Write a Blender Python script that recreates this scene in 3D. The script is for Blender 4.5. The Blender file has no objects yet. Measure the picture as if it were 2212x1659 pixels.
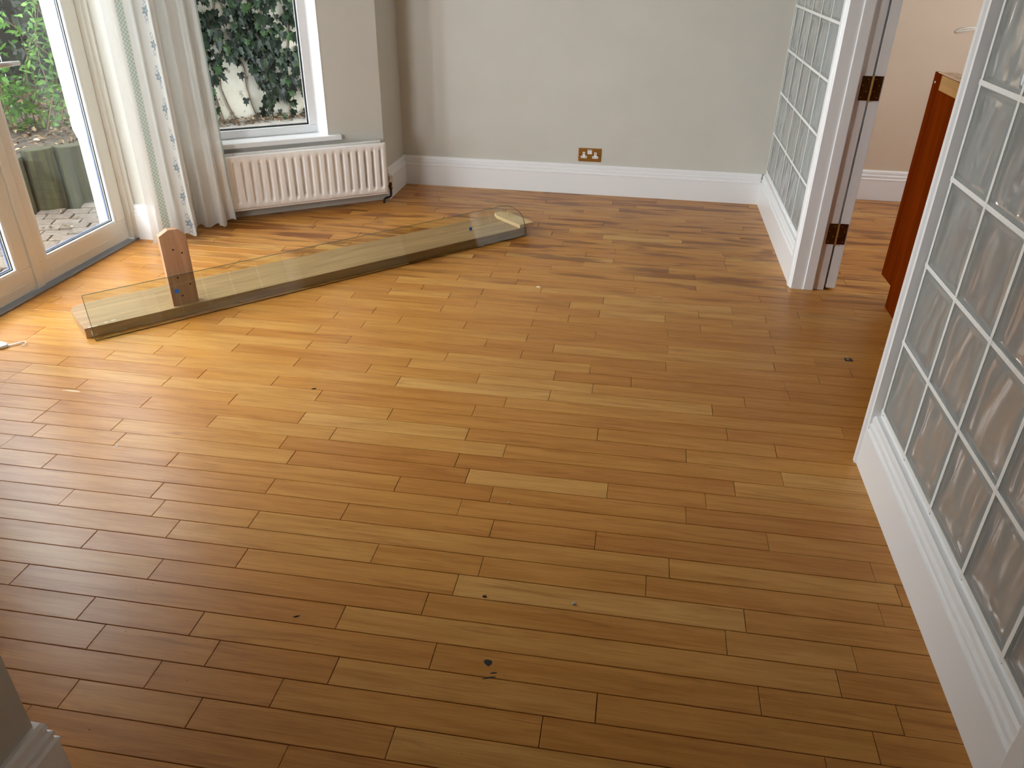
import bpy, bmesh, math, random
from mathutils import Vector, Matrix, noise

S = bpy.context.scene
COL = S.collection

# ------------------------------------------------------------------ camera
F_PX, IMG_W, IMG_H = 1661.0, 2212, 1659
CAM_R = Vector((0.98638824, 0.16382226, 0.01415999))
CAM_U = Vector((-0.09326555, 0.48647365, 0.86870301))
CAM_F = Vector((-0.13542443, 0.85819907, -0.49513086))
CAM_P = Vector((0.0, 0.0, 1.42))
cam_data = bpy.data.cameras.new('camera')
cam_data.sensor_fit = 'HORIZONTAL'
cam_data.sensor_width = 36.0
cam_data.lens = 36.0 * F_PX / IMG_W
cam_data.clip_start = 0.02
cam = bpy.data.objects.new('camera', cam_data)
COL.objects.link(cam)
m = Matrix.Identity(4)
for i in range(3):
    m[i][0], m[i][1], m[i][2], m[i][3] = CAM_R[i], CAM_U[i], -CAM_F[i], CAM_P[i]
cam.matrix_world = m
S.camera = cam

# ------------------------------------------------------------------ sky, light, exposure
world = bpy.data.worlds.new('overcast_sky')
S.world = world
world.use_nodes = True
bg = world.node_tree.nodes['Background']
bg.inputs['Color'].default_value = (0.91, 0.96, 1.04, 1)
bg.inputs['Strength'].default_value = 5.0
S.view_settings.view_transform = 'Standard'
S.view_settings.look = 'None'
S.view_settings.gamma = 1.0
S.view_settings.exposure = 1.6
S.view_settings.use_curve_mapping = False
S.cycles.max_bounces = 9
S.cycles.diffuse_bounces = 4
S.cycles.glossy_bounces = 3
S.cycles.transparent_max_bounces = 12
S.cycles.transmission_bounces = 7
S.cycles.sample_clamp_indirect = 10.0
S.cycles.use_denoising = True
S.cycles.adaptive_threshold = 0.08
S.cycles.adaptive_min_samples = 20
S.cycles.caustics_refractive = True
S.cycles.caustics_reflective = False


def portal(name, centre, normal, w, h):
    """sampling portal in a window opening (gives off no light of its own)"""
    L = bpy.data.lights.new(name, 'AREA')
    L.shape = 'RECTANGLE'
    L.size, L.size_y = w, h
    L.cycles.is_portal = True
    o = bpy.data.objects.new(name, L)
    COL.objects.link(o)
    n = Vector(normal).normalized()
    o.rotation_euler = (-n).to_track_quat('Z', 'Y').to_euler()
    o.location = centre


# ------------------------------------------------------------------ layout constants (metres)
XR = 0.775            # room face of the right-hand skirting
YB = 5.05             # room face of the back skirting
E_BAY = Vector((0.805, 0.593, 0)).normalized()      # along the bay window wall
N_BAY = Vector((-0.593, 0.805, 0)).normalized()     # out of the room
O_BAY = Vector((-1.565, 4.673, 0))                  # its right-hand corner
YM = 2.915            # middle of the bay
CEIL = 2.42


def bay(s, off, z):
    return O_BAY + E_BAY * s + N_BAY * off + Vector((0, 0, z))


def mir(v):
    return Vector((v[0], 2 * YM - v[1], v[2]))


def project(v):
    d = Vector(v) - CAM_P
    z = d.dot(CAM_F)
    if z < 0.05:
        return None
    return (IMG_W / 2 + F_PX * d.dot(CAM_R) / z, IMG_H / 2 - F_PX * d.dot(CAM_U) / z)


# ------------------------------------------------------------------ materials
MATS = {}


def lin(r, g, b):
    f = lambda c: (c / 255 / 12.92) if c / 255 <= 0.04045 else ((c / 255 + 0.055) / 1.055) ** 2.4
    return (f(r), f(g), f(b), 1)


class NT:
    def __init__(self, name):
        self.m = bpy.data.materials.new(name)
        self.m.use_nodes = True
        self.t = self.m.node_tree
        self.b = self.t.nodes['Principled BSDF']
        self.out = self.t.nodes['Material Output']
        MATS[name] = self.m

    def n(self, typ, **kw):
        nd = self.t.nodes.new(typ)
        for k, v in kw.items():
            setattr(nd, k, v)
        return nd

    def l(self, a, b):
        self.t.links.new(a, b)

    def coords(self, scale, kind='Object', rnd=0.0, rot=(0, 0, 0)):
        tc = self.n('ShaderNodeTexCoord')
        mp = self.n('ShaderNodeMapping')
        mp.inputs['Scale'].default_value = scale
        mp.inputs['Rotation'].default_value = rot
        src = tc.outputs[kind]
        if rnd:
            oi = self.n('ShaderNodeObjectInfo')
            mu = self.n('ShaderNodeMath', operation='MULTIPLY')
            mu.inputs[1].default_value = rnd
            self.l(oi.outputs['Random'], mu.inputs[0])
            ad = self.n('ShaderNodeVectorMath', operation='ADD')
            self.l(src, ad.inputs[0])
            self.l(mu.outputs[0], ad.inputs[1])
            src = ad.outputs[0]
        self.l(src, mp.inputs['Vector'])
        return mp.outputs['Vector']

    def noise(self, vec, scale=1.0, detail=3.0, rough=0.55, dist=0.0):
        nz = self.n('ShaderNodeTexNoise')
        nz.inputs['Scale'].default_value = scale
        nz.inputs['Detail'].default_value = detail
        nz.inputs['Roughness'].default_value = rough
        nz.inputs['Distortion'].default_value = dist
        self.l(vec, nz.inputs['Vector'])
        return nz.outputs['Fac']

    def ramp(self, fac, stops):
        r = self.n('ShaderNodeValToRGB')
        e = r.color_ramp.elements
        while len(e) < len(stops):
            e.new(0.5)
        for el, (p, c) in zip(e, stops):
            el.position = p
            el.color = c if len(c) == 4 else (*c, 1)
        self.l(fac, r.inputs['Fac'])
        return r.outputs['Color']

    def mix(self, fac, a, b, mode='MIX'):
        x = self.n('ShaderNodeMix', data_type='RGBA', blend_type=mode)
        for sock, v in ((x.inputs[0], fac), (x.inputs[6], a), (x.inputs[7], b)):
            if hasattr(v, 'links'):
                self.l(v, sock)
            else:
                sock.default_value = v
        return x.outputs[2]

    def base(self, c):
        if hasattr(c, 'links'):
            self.l(c, self.b.inputs['Base Color'])
        else:
            self.b.inputs['Base Color'].default_value = c

    def set(self, **kw):
        for k, v in kw.items():
            self.b.inputs[k.replace('_', ' ')].default_value = v

    def bump(self, h, strength=0.2, dist=0.002):
        bp = self.n('ShaderNodeBump')
        bp.inputs['Strength'].default_value = strength
        bp.inputs['Distance'].default_value = dist
        self.l(h, bp.inputs['Height'])
        self.l(bp.outputs['Normal'], self.b.inputs['Normal'])


def plain(name, col, rough=0.5, metal=0.0, spec=0.5, mottled=0.0, scale=30):
    t = NT(name)
    if mottled:
        f = t.noise(t.coords((1, 1, 1)), scale=scale, detail=4)
        lo = tuple(c * (1 - mottled) for c in col[:3])
        hi = tuple(min(1, c * (1 + mottled)) for c in col[:3])
        t.base(t.ramp(f, [(0.3, lo), (0.7, hi)]))
    else:
        t.base(col)
    t.set(Roughness=rough, Metallic=metal)
    t.b.inputs['Specular IOR Level'].default_value = spec
    return t


# painted plaster
t = NT('wall_paint')
f = t.noise(t.coords((1, 1, 1)), scale=2.2, detail=3)
t.base(t.ramp(f, [(0.3, lin(207, 203, 192)), (0.7, lin(213, 209, 199))]))
t.set(Roughness=0.62)
t.bump(t.noise(t.coords((1, 1, 1)), scale=420, detail=2), 0.06, 0.001)

t = NT('peach_paint')
f = t.noise(t.coords((1, 1, 1)), scale=2.0, detail=3)
t.base(t.ramp(f, [(0.3, lin(216, 196, 172)), (0.7, lin(222, 203, 180))]))
t.set(Roughness=0.7)

plain('ceiling_paint', lin(236, 234, 228), 0.8)
t = plain('white_gloss', lin(246, 246, 246), 0.28)
t.bump(t.noise(t.coords((1, 1, 1)), scale=60, detail=2), 0.05, 0.001)
plain('cream_gloss', lin(230, 226, 216), 0.32)
plain('upvc', lin(240, 241, 242), 0.25)
plain('radiator_enamel', lin(248, 243, 238), 0.25)
plain('mortar', lin(238, 238, 234), 0.75, mottled=0.03, scale=80)
plain('seal_black', lin(30, 31, 36), 0.5)
plain('spacer_blue', lin(120, 128, 160), 0.35, metal=0.4)
plain('aluminium', lin(150, 150, 150), 0.45, metal=0.2)
plain('brass', lin(166, 116, 50), 0.35, metal=0.5, mottled=0.12, scale=60)
plain('brass_dark', lin(98, 66, 26), 0.42, metal=0.9, mottled=0.3, scale=50)
plain('steel', lin(205, 202, 198), 0.38, metal=0.7)
plain('pipe_black', lin(34, 30, 28), 0.4, metal=0.3)
plain('valve_cap', lin(196, 186, 160), 0.4)
plain('socket_white', lin(240, 240, 238), 0.35)
plain('slot_black', lin(18, 16, 16), 0.7)
plain('tape_blue', lin(20, 90, 170), 0.5)
plain('pale_plastic', lin(225, 232, 240), 0.3)
plain('pebble_grey', lin(190, 190, 180), 0.8, mottled=0.1)
plain('paint_fleck', lin(246, 244, 236), 0.6)
plain('filler_white', lin(212, 204, 192), 0.7)
plain('filler', lin(214, 190, 150), 0.6, mottled=0.1)
plain('tar_black', lin(38, 34, 34), 0.5, mottled=0.3, scale=300)
plain('concrete', lin(118, 114, 106), 0.9, mottled=0.15, scale=14)

# varnished maple strip floor
t = NT('floor_board')
vec = t.coords((1.0, 11.0, 1.0), rnd=37.0)
grain = t.noise(vec, scale=3.2, detail=5, rough=0.6, dist=0.6)
fine = t.noise(t.coords((4.0, 130.0, 1.0), rnd=37.0), scale=2.0, detail=3)
oi = t.n('ShaderNodeObjectInfo')
tone = t.ramp(oi.outputs['Random'], [(0.0, lin(191, 131, 61)), (0.3, lin(197, 138, 66)), (0.7, lin(202, 145, 71)), (0.92, lin(207, 154, 82)), (1.0, lin(212, 163, 93))])
c = t.mix(t.ramp(grain, [(0.40, (0, 0, 0)), (0.64, (1, 1, 1))]), tone, t.mix(1.0, tone, (0.82, 0.75, 0.62, 1), 'MULTIPLY'))
c = t.mix(t.ramp(fine, [(0.44, (0.0, 0.0, 0.0)), (0.70, (0.5, 0.5, 0.5))]), c, t.mix(1.0, c, (0.74, 0.62, 0.5, 1), 'MULTIPLY'))
# brown mineral streaks and old varnish that has darkened in smears
streak = t.noise(t.coords((1.2, 16.0, 1.0), rnd=91.0), scale=2.6, detail=4, rough=0.6, dist=0.9)
c = t.mix(t.ramp(streak, [(0.58, (0, 0, 0)), (0.70, (0.5, 0.5, 0.5))]), c, t.mix(1.0, c, (0.55, 0.42, 0.34, 1), 'MULTIPLY'))
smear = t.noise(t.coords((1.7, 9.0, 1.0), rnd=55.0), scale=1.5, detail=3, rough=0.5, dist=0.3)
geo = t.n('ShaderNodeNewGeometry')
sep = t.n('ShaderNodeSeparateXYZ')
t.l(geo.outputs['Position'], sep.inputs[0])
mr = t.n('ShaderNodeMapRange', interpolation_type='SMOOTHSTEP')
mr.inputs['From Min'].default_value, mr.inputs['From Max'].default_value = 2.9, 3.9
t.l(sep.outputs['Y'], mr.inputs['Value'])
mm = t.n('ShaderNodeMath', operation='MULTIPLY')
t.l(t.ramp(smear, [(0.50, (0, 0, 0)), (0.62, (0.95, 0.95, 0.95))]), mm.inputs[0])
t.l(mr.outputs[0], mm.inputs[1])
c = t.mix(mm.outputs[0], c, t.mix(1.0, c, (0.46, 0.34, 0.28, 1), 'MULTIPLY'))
speck = t.noise(t.coords((30, 60, 1), rnd=13.0), scale=2.0, detail=1)
c = t.mix(t.ramp(speck, [(0.80, (0, 0, 0)), (0.84, (0.7, 0.7, 0.7))]), c, lin(70, 42, 22))
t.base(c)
rg = t.ramp(grain, [(0.2, (0.27, 0.27, 0.27)), (0.8, (0.36, 0.36, 0.36))])
t.l(rg, t.b.inputs['Roughness'])
t.b.inputs['Specular IOR Level'].default_value = 0.32
t.bump(fine, 0.04, 0.0006)
plain('floor_gap', lin(62, 34, 16), 0.9)


def wood(name, dark, light, axis='x', rough=0.5, scale=1.0, rnd=3.0, spec=0.5):
    t = NT(name)
    sc = {'x': (1.2, 14, 14), 'y': (14, 1.2, 14), 'z': (14, 14, 1.2)}[axis]
    v = t.coords(tuple(q * scale for q in sc), rnd=rnd)
    g = t.noise(v, scale=1.6, detail=6, rough=0.62, dist=1.2)
    t.base(t.ramp(g, [(0.28, dark), (0.72, light)]))
    t.set(Roughness=rough)
    t.b.inputs['Specular IOR Level'].default_value = spec
    t.bump(g, 0.06, 0.001)
    return t


wood('plank_wood', lin(138, 104, 68), lin(186, 150, 106), 'x', 0.5)
wood('upright_wood', lin(146, 106, 78), lin(192, 150, 116), 'x', 0.5, scale=0.8)
wood('batten_wood', lin(196, 160, 112), lin(224, 194, 148), 'x', 0.6)
wood('end_grain', lin(128, 78, 40), lin(182, 128, 78), 'z', 0.6)
wood('mahogany', lin(78, 23, 2), lin(120, 48, 6), 'z', 0.55, scale=0.35, spec=0.0)
wood('tan_board', lin(150, 104, 32), lin(176, 126, 48), 'y', 0.5)
wood('chipboard', lin(176, 140, 104), lin(226, 198, 166), 'y', 0.9, scale=4)
wood('bark', lin(58, 44, 34), lin(132, 106, 84), 'z', 0.9, scale=1.6)
wood('twig', lin(58, 46, 30), lin(104, 86, 58), 'z', 0.9)
t = wood('sleeper_timber', lin(12, 12, 5), lin(60, 58, 26), 'z', 0.95, scale=1.0)

t = NT('paver')
oi = t.n('ShaderNodeObjectInfo')
g = t.noise(t.coords((1, 1, 1), rnd=9.0), scale=40, detail=5)
c = t.ramp(oi.outputs['Random'], [(0, lin(70, 59, 50)), (0.5, lin(88, 75, 64)), (1, lin(98, 87, 77))])
t.base(t.mix(0.55, c, t.ramp(g, [(0.3, lin(48, 40, 32)), (0.7, lin(108, 96, 84))])))
t.set(Roughness=0.9)
t.bump(g, 0.4, 0.004)

t = NT('soil')
g = t.noise(t.coords((1, 1, 1)), scale=26, detail=6)
t.base(t.ramp(g, [(0.3, lin(30, 24, 18)), (0.55, lin(62, 50, 38)), (0.75, lin(98, 84, 66))]))
t.set(Roughness=1.0)
t.bump(g, 0.6, 0.01)

t = NT('whitewash')
g = t.noise(t.coords((1, 1, 1)), scale=18, detail=6)
g2 = t.noise(t.coords((1, 1, 1)), scale=3, detail=4)
c = t.ramp(g, [(0.30, lin(90, 86, 76)), (0.40, lin(176, 172, 158)), (0.8, lin(190, 187, 176))])
t.base(t.mix(t.ramp(g2, [(0.4, (0, 0, 0)), (0.75, (0.6, 0.6, 0.6))]), c, lin(150, 144, 126)))
t.set(Roughness=0.9)
t.bump(g, 0.3, 0.006)

plain('fence_dark', lin(30, 28, 24), 0.9, mottled=0.3, scale=6)


def leaf_mat(name, stops, transl=0.25, rough=0.45):
    t = NT(name)
    oi = t.n('ShaderNodeObjectInfo')
    geo = t.n('ShaderNodeNewGeometry')
    ad = t.n('ShaderNodeMath', operation='ADD')
    t.l(oi.outputs['Random'], ad.inputs[0])
    t.l(geo.outputs['Random Per Island'], ad.inputs[1])
    fr = t.n('ShaderNodeMath', operation='FRACT')
    t.l(ad.outputs[0], fr.inputs[0])
    c = t.ramp(fr.outputs[0], stops)
    t.base(c)
    t.set(Roughness=rough)
    t.b.inputs['Specular IOR Level'].default_value = 0.22
    tr = t.n('ShaderNodeBsdfTranslucent')
    t.l(c, tr.inputs['Color'])
    mx = t.n('ShaderNodeMixShader')
    mx.inputs[0].default_value = transl
    t.l(t.b.outputs[0], mx.inputs[1])
    t.l(tr.outputs[0], mx.inputs[2])
    t.l(mx.outputs[0], t.out.inputs['Surface'])


leaf_mat('ivy_leaf', [(0, lin(8, 17, 9)), (0.45, lin(15, 28, 15)), (0.8, lin(26, 43, 24)), (0.96, lin(48, 70, 36)), (1, lin(84, 106, 56))])
leaf_mat('shrub_leaf', [(0, lin(44, 76, 22)), (0.5, lin(62, 96, 32)), (1, lin(92, 126, 54))], 0.4)
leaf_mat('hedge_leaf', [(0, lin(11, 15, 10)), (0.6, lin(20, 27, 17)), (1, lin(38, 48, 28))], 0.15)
leaf_mat('dead_leaf', [(0, lin(52, 38, 26)), (0.5, lin(86, 66, 46)), (0.85, lin(122, 98, 72)), (1, lin(164, 148, 120))], 0.15, 0.7)

# window glass: thin, clear, mirror-like at grazing angles


def pane_glass(name, tint, ior=1.5):
    t = NT(name)
    tr = t.n('ShaderNodeBsdfTransparent')
    tr.inputs['Color'].default_value = tint
    gl = t.n('ShaderNodeBsdfGlossy')
    gl.inputs['Roughness'].default_value = 0.0
    gl.inputs['Color'].default_value = (1, 1, 1, 1)
    fr = t.n('ShaderNodeFresnel')
    # same reflectance from both sides of a thin pane
    geo = t.n('ShaderNodeNewGeometry')
    mr_ = t.n('ShaderNodeMapRange')
    mr_.inputs['To Min'].default_value, mr_.inputs['To Max'].default_value = ior, 1.0 / ior
    t.l(geo.outputs['Backfacing'], mr_.inputs['Value'])
    t.l(mr_.outputs[0], fr.inputs['IOR'])
    mx = t.n('ShaderNodeMixShader')
    t.l(fr.outputs[0], mx.inputs[0])
    t.l(tr.outputs[0], mx.inputs[1])
    t.l(gl.outputs[0], mx.inputs[2])
    t.l(mx.outputs[0], t.out.inputs['Surface'])


pane_glass('window_glass', (0.97, 0.98, 0.97, 1), 1.27)
pane_glass('shelf_glass', (0.925, 0.945, 0.895, 1), 1.45)
t = plain('glass_edge', lin(70, 86, 70), 0.35, spec=0.2)

t = NT('block_glass')
t.base((0.90, 0.93, 0.93, 1))
t.set(Roughness=0.08, IOR=1.5)
t.set(Transmission_Weight=1.0)
df = t.n('ShaderNodeBsdfDiffuse')
df.inputs['Color'].default_value = (0.80, 0.84, 0.83, 1)
tl = t.n('ShaderNodeBsdfTranslucent')
tl.inputs['Color'].default_value = (0.72, 0.76, 0.75, 1)
ma = t.n('ShaderNodeMixShader')
ma.inputs[0].default_value = 0.30
t.l(df.outputs[0], ma.inputs[1])
t.l(tl.outputs[0], ma.inputs[2])
mb_ = t.n('ShaderNodeMixShader')
mb_.inputs[0].default_value = 0.29
t.l(t.b.outputs[0], mb_.inputs[1])
t.l(ma.outputs[0], mb_.inputs[2])
t.l(mb_.outputs[0], t.out.inputs['Surface'])
t = plain('block_edge', lin(226, 232, 233), 0.5)

# sheer cotton curtain with a woven green ribbon and a printed flower border
t = NT('sheer_curtain')
uv = t.n('ShaderNodeUVMap')
sp = t.n('ShaderNodeSeparateXYZ')
t.l(uv.outputs[0], sp.inputs[0])
U, V = sp.outputs[0], sp.outputs[1]


def mth(op, a, b=None, c=None):
    nd = t.n('ShaderNodeMath', operation=op)
    for k, v in enumerate((a, b, c)):
        if v is None:
            continue
        if hasattr(v, 'links'):
            t.l(v, nd.inputs[k])
        else:
            nd.inputs[k].default_value = v
    return nd.outputs[0]


def band(x, lo, hi):
    return mth('MULTIPLY', mth('GREATER_THAN', x, lo), mth('LESS_THAN', x, hi))


U = mth('MULTIPLY', U, 0.7195)
G_LO, G_HI = 0.0580, 0.0900          # woven ribbon
F_C = 0.218                        # printed flower border
ribbon = band(U, G_LO, G_HI)
# diamonds on the ribbon
du = mth('ABSOLUTE', mth('SUBTRACT', mth('FRACT', mth('DIVIDE', U, 0.017)), 0.5))
dv = mth('ABSOLUTE', mth('SUBTRACT', mth('FRACT', mth('DIVIDE', V, 0.020)), 0.5))
dia = mth('ADD', du, dv)
dm = band(dia, 0.42, 0.58)
white = lin(243, 243, 240)
ribc = t.mix(dm, lin(178, 192, 182), lin(226, 232, 226))
c = t.mix(ribbon, white, ribc)
# flowers: blobs every 115 mm with leaf sprigs between
uu = mth('SUBTRACT', U, F_C)
sway = mth('MULTIPLY', mth('SINE', mth('MULTIPLY', V, 27.3)), 0.006)
uu = mth('SUBTRACT', uu, sway)
vv = mth('MULTIPLY', mth('SUBTRACT', mth('FRACT', mth('DIVIDE', V, 0.150)), 0.5), 0.150)
rad = mth('SQRT', mth('ADD', mth('POWER', uu, 2.0), mth('POWER', mth('MULTIPLY', vv, 0.75), 2.0)))
ang = mth('ARCTAN2', vv, uu)
pet = mth('MULTIPLY', mth('COSINE', mth('MULTIPLY', ang, 5.0)), 0.004)
flower = mth('LESS_THAN', rad, mth('ADD', pet, 0.0150))
heart = mth('LESS_THAN', rad, 0.003)
v2 = mth('MULTIPLY', mth('SUBTRACT', mth('FRACT', mth('DIVIDE', V, 0.0192)), 0.5), 0.0192)
sprig = mth('MULTIPLY', mth('LESS_THAN', mth('ABSOLUTE', mth('SUBTRACT', mth('ABSOLUTE', uu), mth('MULTIPLY', mth('ABSOLUTE', v2), 1.3))), 0.0022), mth('LESS_THAN', mth('ABSOLUTE', uu), 0.010))
gap = band(mth('ABSOLUTE', vv), 0.021, 0.055)
sprig = mth('MULTIPLY', sprig, gap)
mask = mth('MULTIPLY', mth('MAXIMUM', flower, sprig), mth('SUBTRACT', 1.0, heart))
c = t.mix(mask, c, lin(156, 168, 178))
edge = mth('GREATER_THAN', U, 0.712)
c = t.mix(edge, c, lin(168, 184, 180))
t.base(c)
t.set(Roughness=0.9)
t.b.inputs['Specular IOR Level'].default_value = 0.1
trl = t.n('ShaderNodeBsdfTranslucent')
t.l(c, trl.inputs['Color'])
trp = t.n('ShaderNodeBsdfTransparent')
m1 = t.n('ShaderNodeMixShader')
m1.inputs[0].default_value = 0.28
t.l(t.b.outputs[0], m1.inputs[1])
t.l(trl.outputs[0], m1.inputs[2])
m2 = t.n('ShaderNodeMixShader')
t.l(mth('SUBTRACT', 0.20, mth('MULTIPLY', mth('MAXIMUM', ribbon, mth('MAXIMUM', mask, edge)), 0.16)), m2.inputs[0])
t.l(m1.outputs[0], m2.inputs[1])
t.l(trp.outputs[0], m2.inputs[2])
t.l(m2.outputs[0], t.out.inputs['Surface'])


# ------------------------------------------------------------------ geometry helpers
def tag(o, label=None, cat=None, group=None, kind=None):
    if label:
        o['label'] = label
    if cat:
        o['category'] = cat
    if group:
        o['group'] = group
    if kind:
        o['kind'] = kind
    return o


def link(name, mesh, mat, parent=None, smooth=False):
    o = bpy.data.objects.new(name, mesh)
    COL.objects.link(o)
    if mat and not mesh.materials:
        for q in (mat if isinstance(mat, (list, tuple)) else [mat]):
            mesh.materials.append(MATS[q])
    if parent:
        o.parent = parent
    if smooth:
        for pg in mesh.polygons:
            pg.use_smooth = True
    return o


def empty(name, loc=(0, 0, 0)):
    o = bpy.data.objects.new(name, None)
    o.empty_display_size = 0.05
    COL.objects.link(o)
    return o


class MB:
    """collects shapes in world coordinates and links them as one mesh object"""

    def __init__(self):
        self.bm = bmesh.new()

    def hexa(self, pts, bevel=0.0, mi=0):
        v = [self.bm.verts.new(p) for p in pts]
        fs = [self.bm.faces.new([v[i] for i in q]) for q in ((3, 2, 1, 0), (4, 5, 6, 7), (0, 1, 5, 4), (1, 2, 6, 5), (2, 3, 7, 6), (3, 0, 4, 7))]
        for f in fs:
            f.material_index = mi
        if bevel:
            es = list({e for f in fs for e in f.edges})
            r = bmesh.ops.bevel(self.bm, geom=es, offset=bevel, segments=2, affect='EDGES', profile=0.6)
            for f in r['faces']:
                f.material_index = mi
        return self

    def box(self, x0, x1, y0, y1, z0, z1, bevel=0.0, mi=0):
        return self.hexa([(x0, y0, z0), (x1, y0, z0), (x1, y1, z0), (x0, y1, z0), (x0, y0, z1), (x1, y0, z1), (x1, y1, z1), (x0, y1, z1)], bevel, mi)

    def obox(self, fr, a0, a1, b0, b1, z0, z1, bevel=0.0, mi=0):
        """box in a local frame fr(a, b, z) -> world"""
        return self.hexa([fr(a0, b0, z0), fr(a1, b0, z0), fr(a1, b1, z0), fr(a0, b1, z0), fr(a0, b0, z1), fr(a1, b0, z1), fr(a1, b1, z1), fr(a0, b1, z1)], bevel, mi)

    def prism(self, pts, vec, bevel=0.0, mi=0):
        a = [self.bm.verts.new(p) for p in pts]
        b = [self.bm.verts.new(Vector(p) + Vector(vec)) for p in pts]
        n = len(pts)
        fs = [self.bm.faces.new(a[::-1]), self.bm.faces.new(b)]
        for i in range(n):
            fs.append(self.bm.faces.new((a[i], a[(i + 1) % n], b[(i + 1) % n], b[i])))
        for f in fs:
            f.material_index = mi
        if bevel:
            es = list({e for f in fs[:2] for e in f.edges})
            bmesh.ops.bevel(self.bm, geom=es, offset=bevel, segments=2, affect='EDGES', profile=0.6)
        return self

    def tube(self, pts, r, n=8, cap=True):
        pts = [Vector(p) for p in pts]
        rs = r if isinstance(r, (list, tuple)) else [r] * len(pts)
        rings = []
        side = None
        for i, p in enumerate(pts):
            d = (pts[min(i + 1, len(pts) - 1)] - pts[max(i - 1, 0)]).normalized()
            if side is None:
                side = d.orthogonal().normalized()
            side = (side - d * side.dot(d)).normalized()
            up = d.cross(side)
            rings.append([self.bm.verts.new(p + (side * math.cos(2 * math.pi * k / n) + up * math.sin(2 * math.pi * k / n)) * rs[i]) for k in range(n)])
        for a, b in zip(rings, rings[1:]):
            for k in range(n):
                self.bm.faces.new((a[k], a[(k + 1) % n], b[(k + 1) % n], b[k]))
        if cap:
            self.bm.faces.new(rings[0][::-1])
            self.bm.faces.new(rings[-1])
        return self

    def sweep(self, path, prof, side=1):
        """skirting / casing: profile (offset, z) swept along a plan path with mitres; offset goes to the left of travel if side=1"""
        P = [Vector((p[0], p[1])) for p in path]
        n = len(P)
        cols = []
        for i in range(n):
            if i == 0:
                d = (P[1] - P[0]).normalized()
                nm, k = Vector((-d.y, d.x)), 1.0
            elif i == n - 1:
                d = (P[-1] - P[-2]).normalized()
                nm, k = Vector((-d.y, d.x)), 1.0
            else:
                d1, d2 = (P[i] - P[i - 1]).normalized(), (P[i + 1] - P[i]).normalized()
                n1, n2 = Vector((-d1.y, d1.x)), Vector((-d2.y, d2.x))
                nm = (n1 + n2).normalized()
                k = 1.0 / max(0.3, nm.dot(n1))
            cols.append([self.bm.verts.new((P[i].x + nm.x * o * k * side, P[i].y + nm.y * o * k * side, z)) for o, z in prof])
        m_ = len(prof)
        for a, b in zip(cols, cols[1:]):
            for j in range(m_):
                self.bm.faces.new((a[j], b[j], b[(j + 1) % m_], a[(j + 1) % m_]))
        self.bm.faces.new(cols[0])
        self.bm.faces.new(cols[-1][::-1])
        return self

    def build(self, name, mat, parent=None, smooth=False, auto=None):
        bmesh.ops.recalc_face_normals(self.bm, faces=self.bm.faces)
        me = bpy.data.meshes.new(name)
        self.bm.to_mesh(me)
        self.bm.free()
        o = link(name, me, mat, parent, smooth)
        return o


def box(name, mat, parent, *a, **k):
    return MB().box(*a, **k).build(name, mat, parent)


def struct(o, label, cat):
    return tag(o, label, cat, kind='structure')


SKIRT = [(0, 0), (0.020, 0), (0.020, 0.128), (0.0225, 0.131), (0.0225, 0.137), (0.016, 0.141), (0.016, 0.146), (0.0185, 0.150), (0.0185, 0.158), (0.012, 0.162), (0.012, 0.168), (0.0145, 0.172), (0.013, 0.183), (0.008, 0.190), (0, 0.190)]

# ------------------------------------------------------------------ room shell
YW = YB + 0.02          # back wall face
XW = XR + 0.022         # glass block face
RX = O_BAY.x            # return wall face
wl = lambda z: z

o = MB().box(RX - 0.30, 1.00, YW, YW + 0.22, -0.05, CEIL).build('wall_back', 'wall_paint')
struct(o, 'plain greige painted back wall behind the skirting and brass socket', 'wall')
# short return between the back wall and the bay
o = MB().hexa([(RX, O_BAY.y, -0.05), (RX, YW, -0.05), (RX - 0.30, YW, -0.05), (RX - 0.30, O_BAY.y + 0.05, -0.05), (RX, O_BAY.y, CEIL), (RX, YW, CEIL), (RX - 0.30, YW, CEIL), (RX - 0.30, O_BAY.y + 0.05, CEIL)]).build('wall_return', 'wall_paint')
struct(o, 'narrow greige return wall between bay window and back wall', 'wall')

WS0, WS1, WZ0, WZ1 = -1.10, -0.336, 0.415, 2.08      # bay window opening
WT = 0.24


def bay_wall(name, fr, label):
    b = MB()
    S0 = -1.22
    b.obox(fr, S0, 0.0, 0, WT, -0.05, WZ0 - 0.02)
    b.obox(fr, S0, 0.0, 0, WT, WZ1, CEIL)
    b.obox(fr, S0, WS0, 0, WT, WZ0 - 0.02, WZ1)
    # splayed right reveal
    b.hexa([fr(WS1, 0, WZ0 - 0.02), fr(0, 0, WZ0 - 0.02), fr(0, WT, WZ0 - 0.02), fr(WS1 - 0.07, WT, WZ0 - 0.02), fr(WS1, 0, WZ1), fr(0, 0, WZ1), fr(0, WT, WZ1), fr(WS1 - 0.07, WT, WZ1)])
    o = b.build(name, 'wall_paint')
    return struct(o, label, 'wall')


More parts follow.
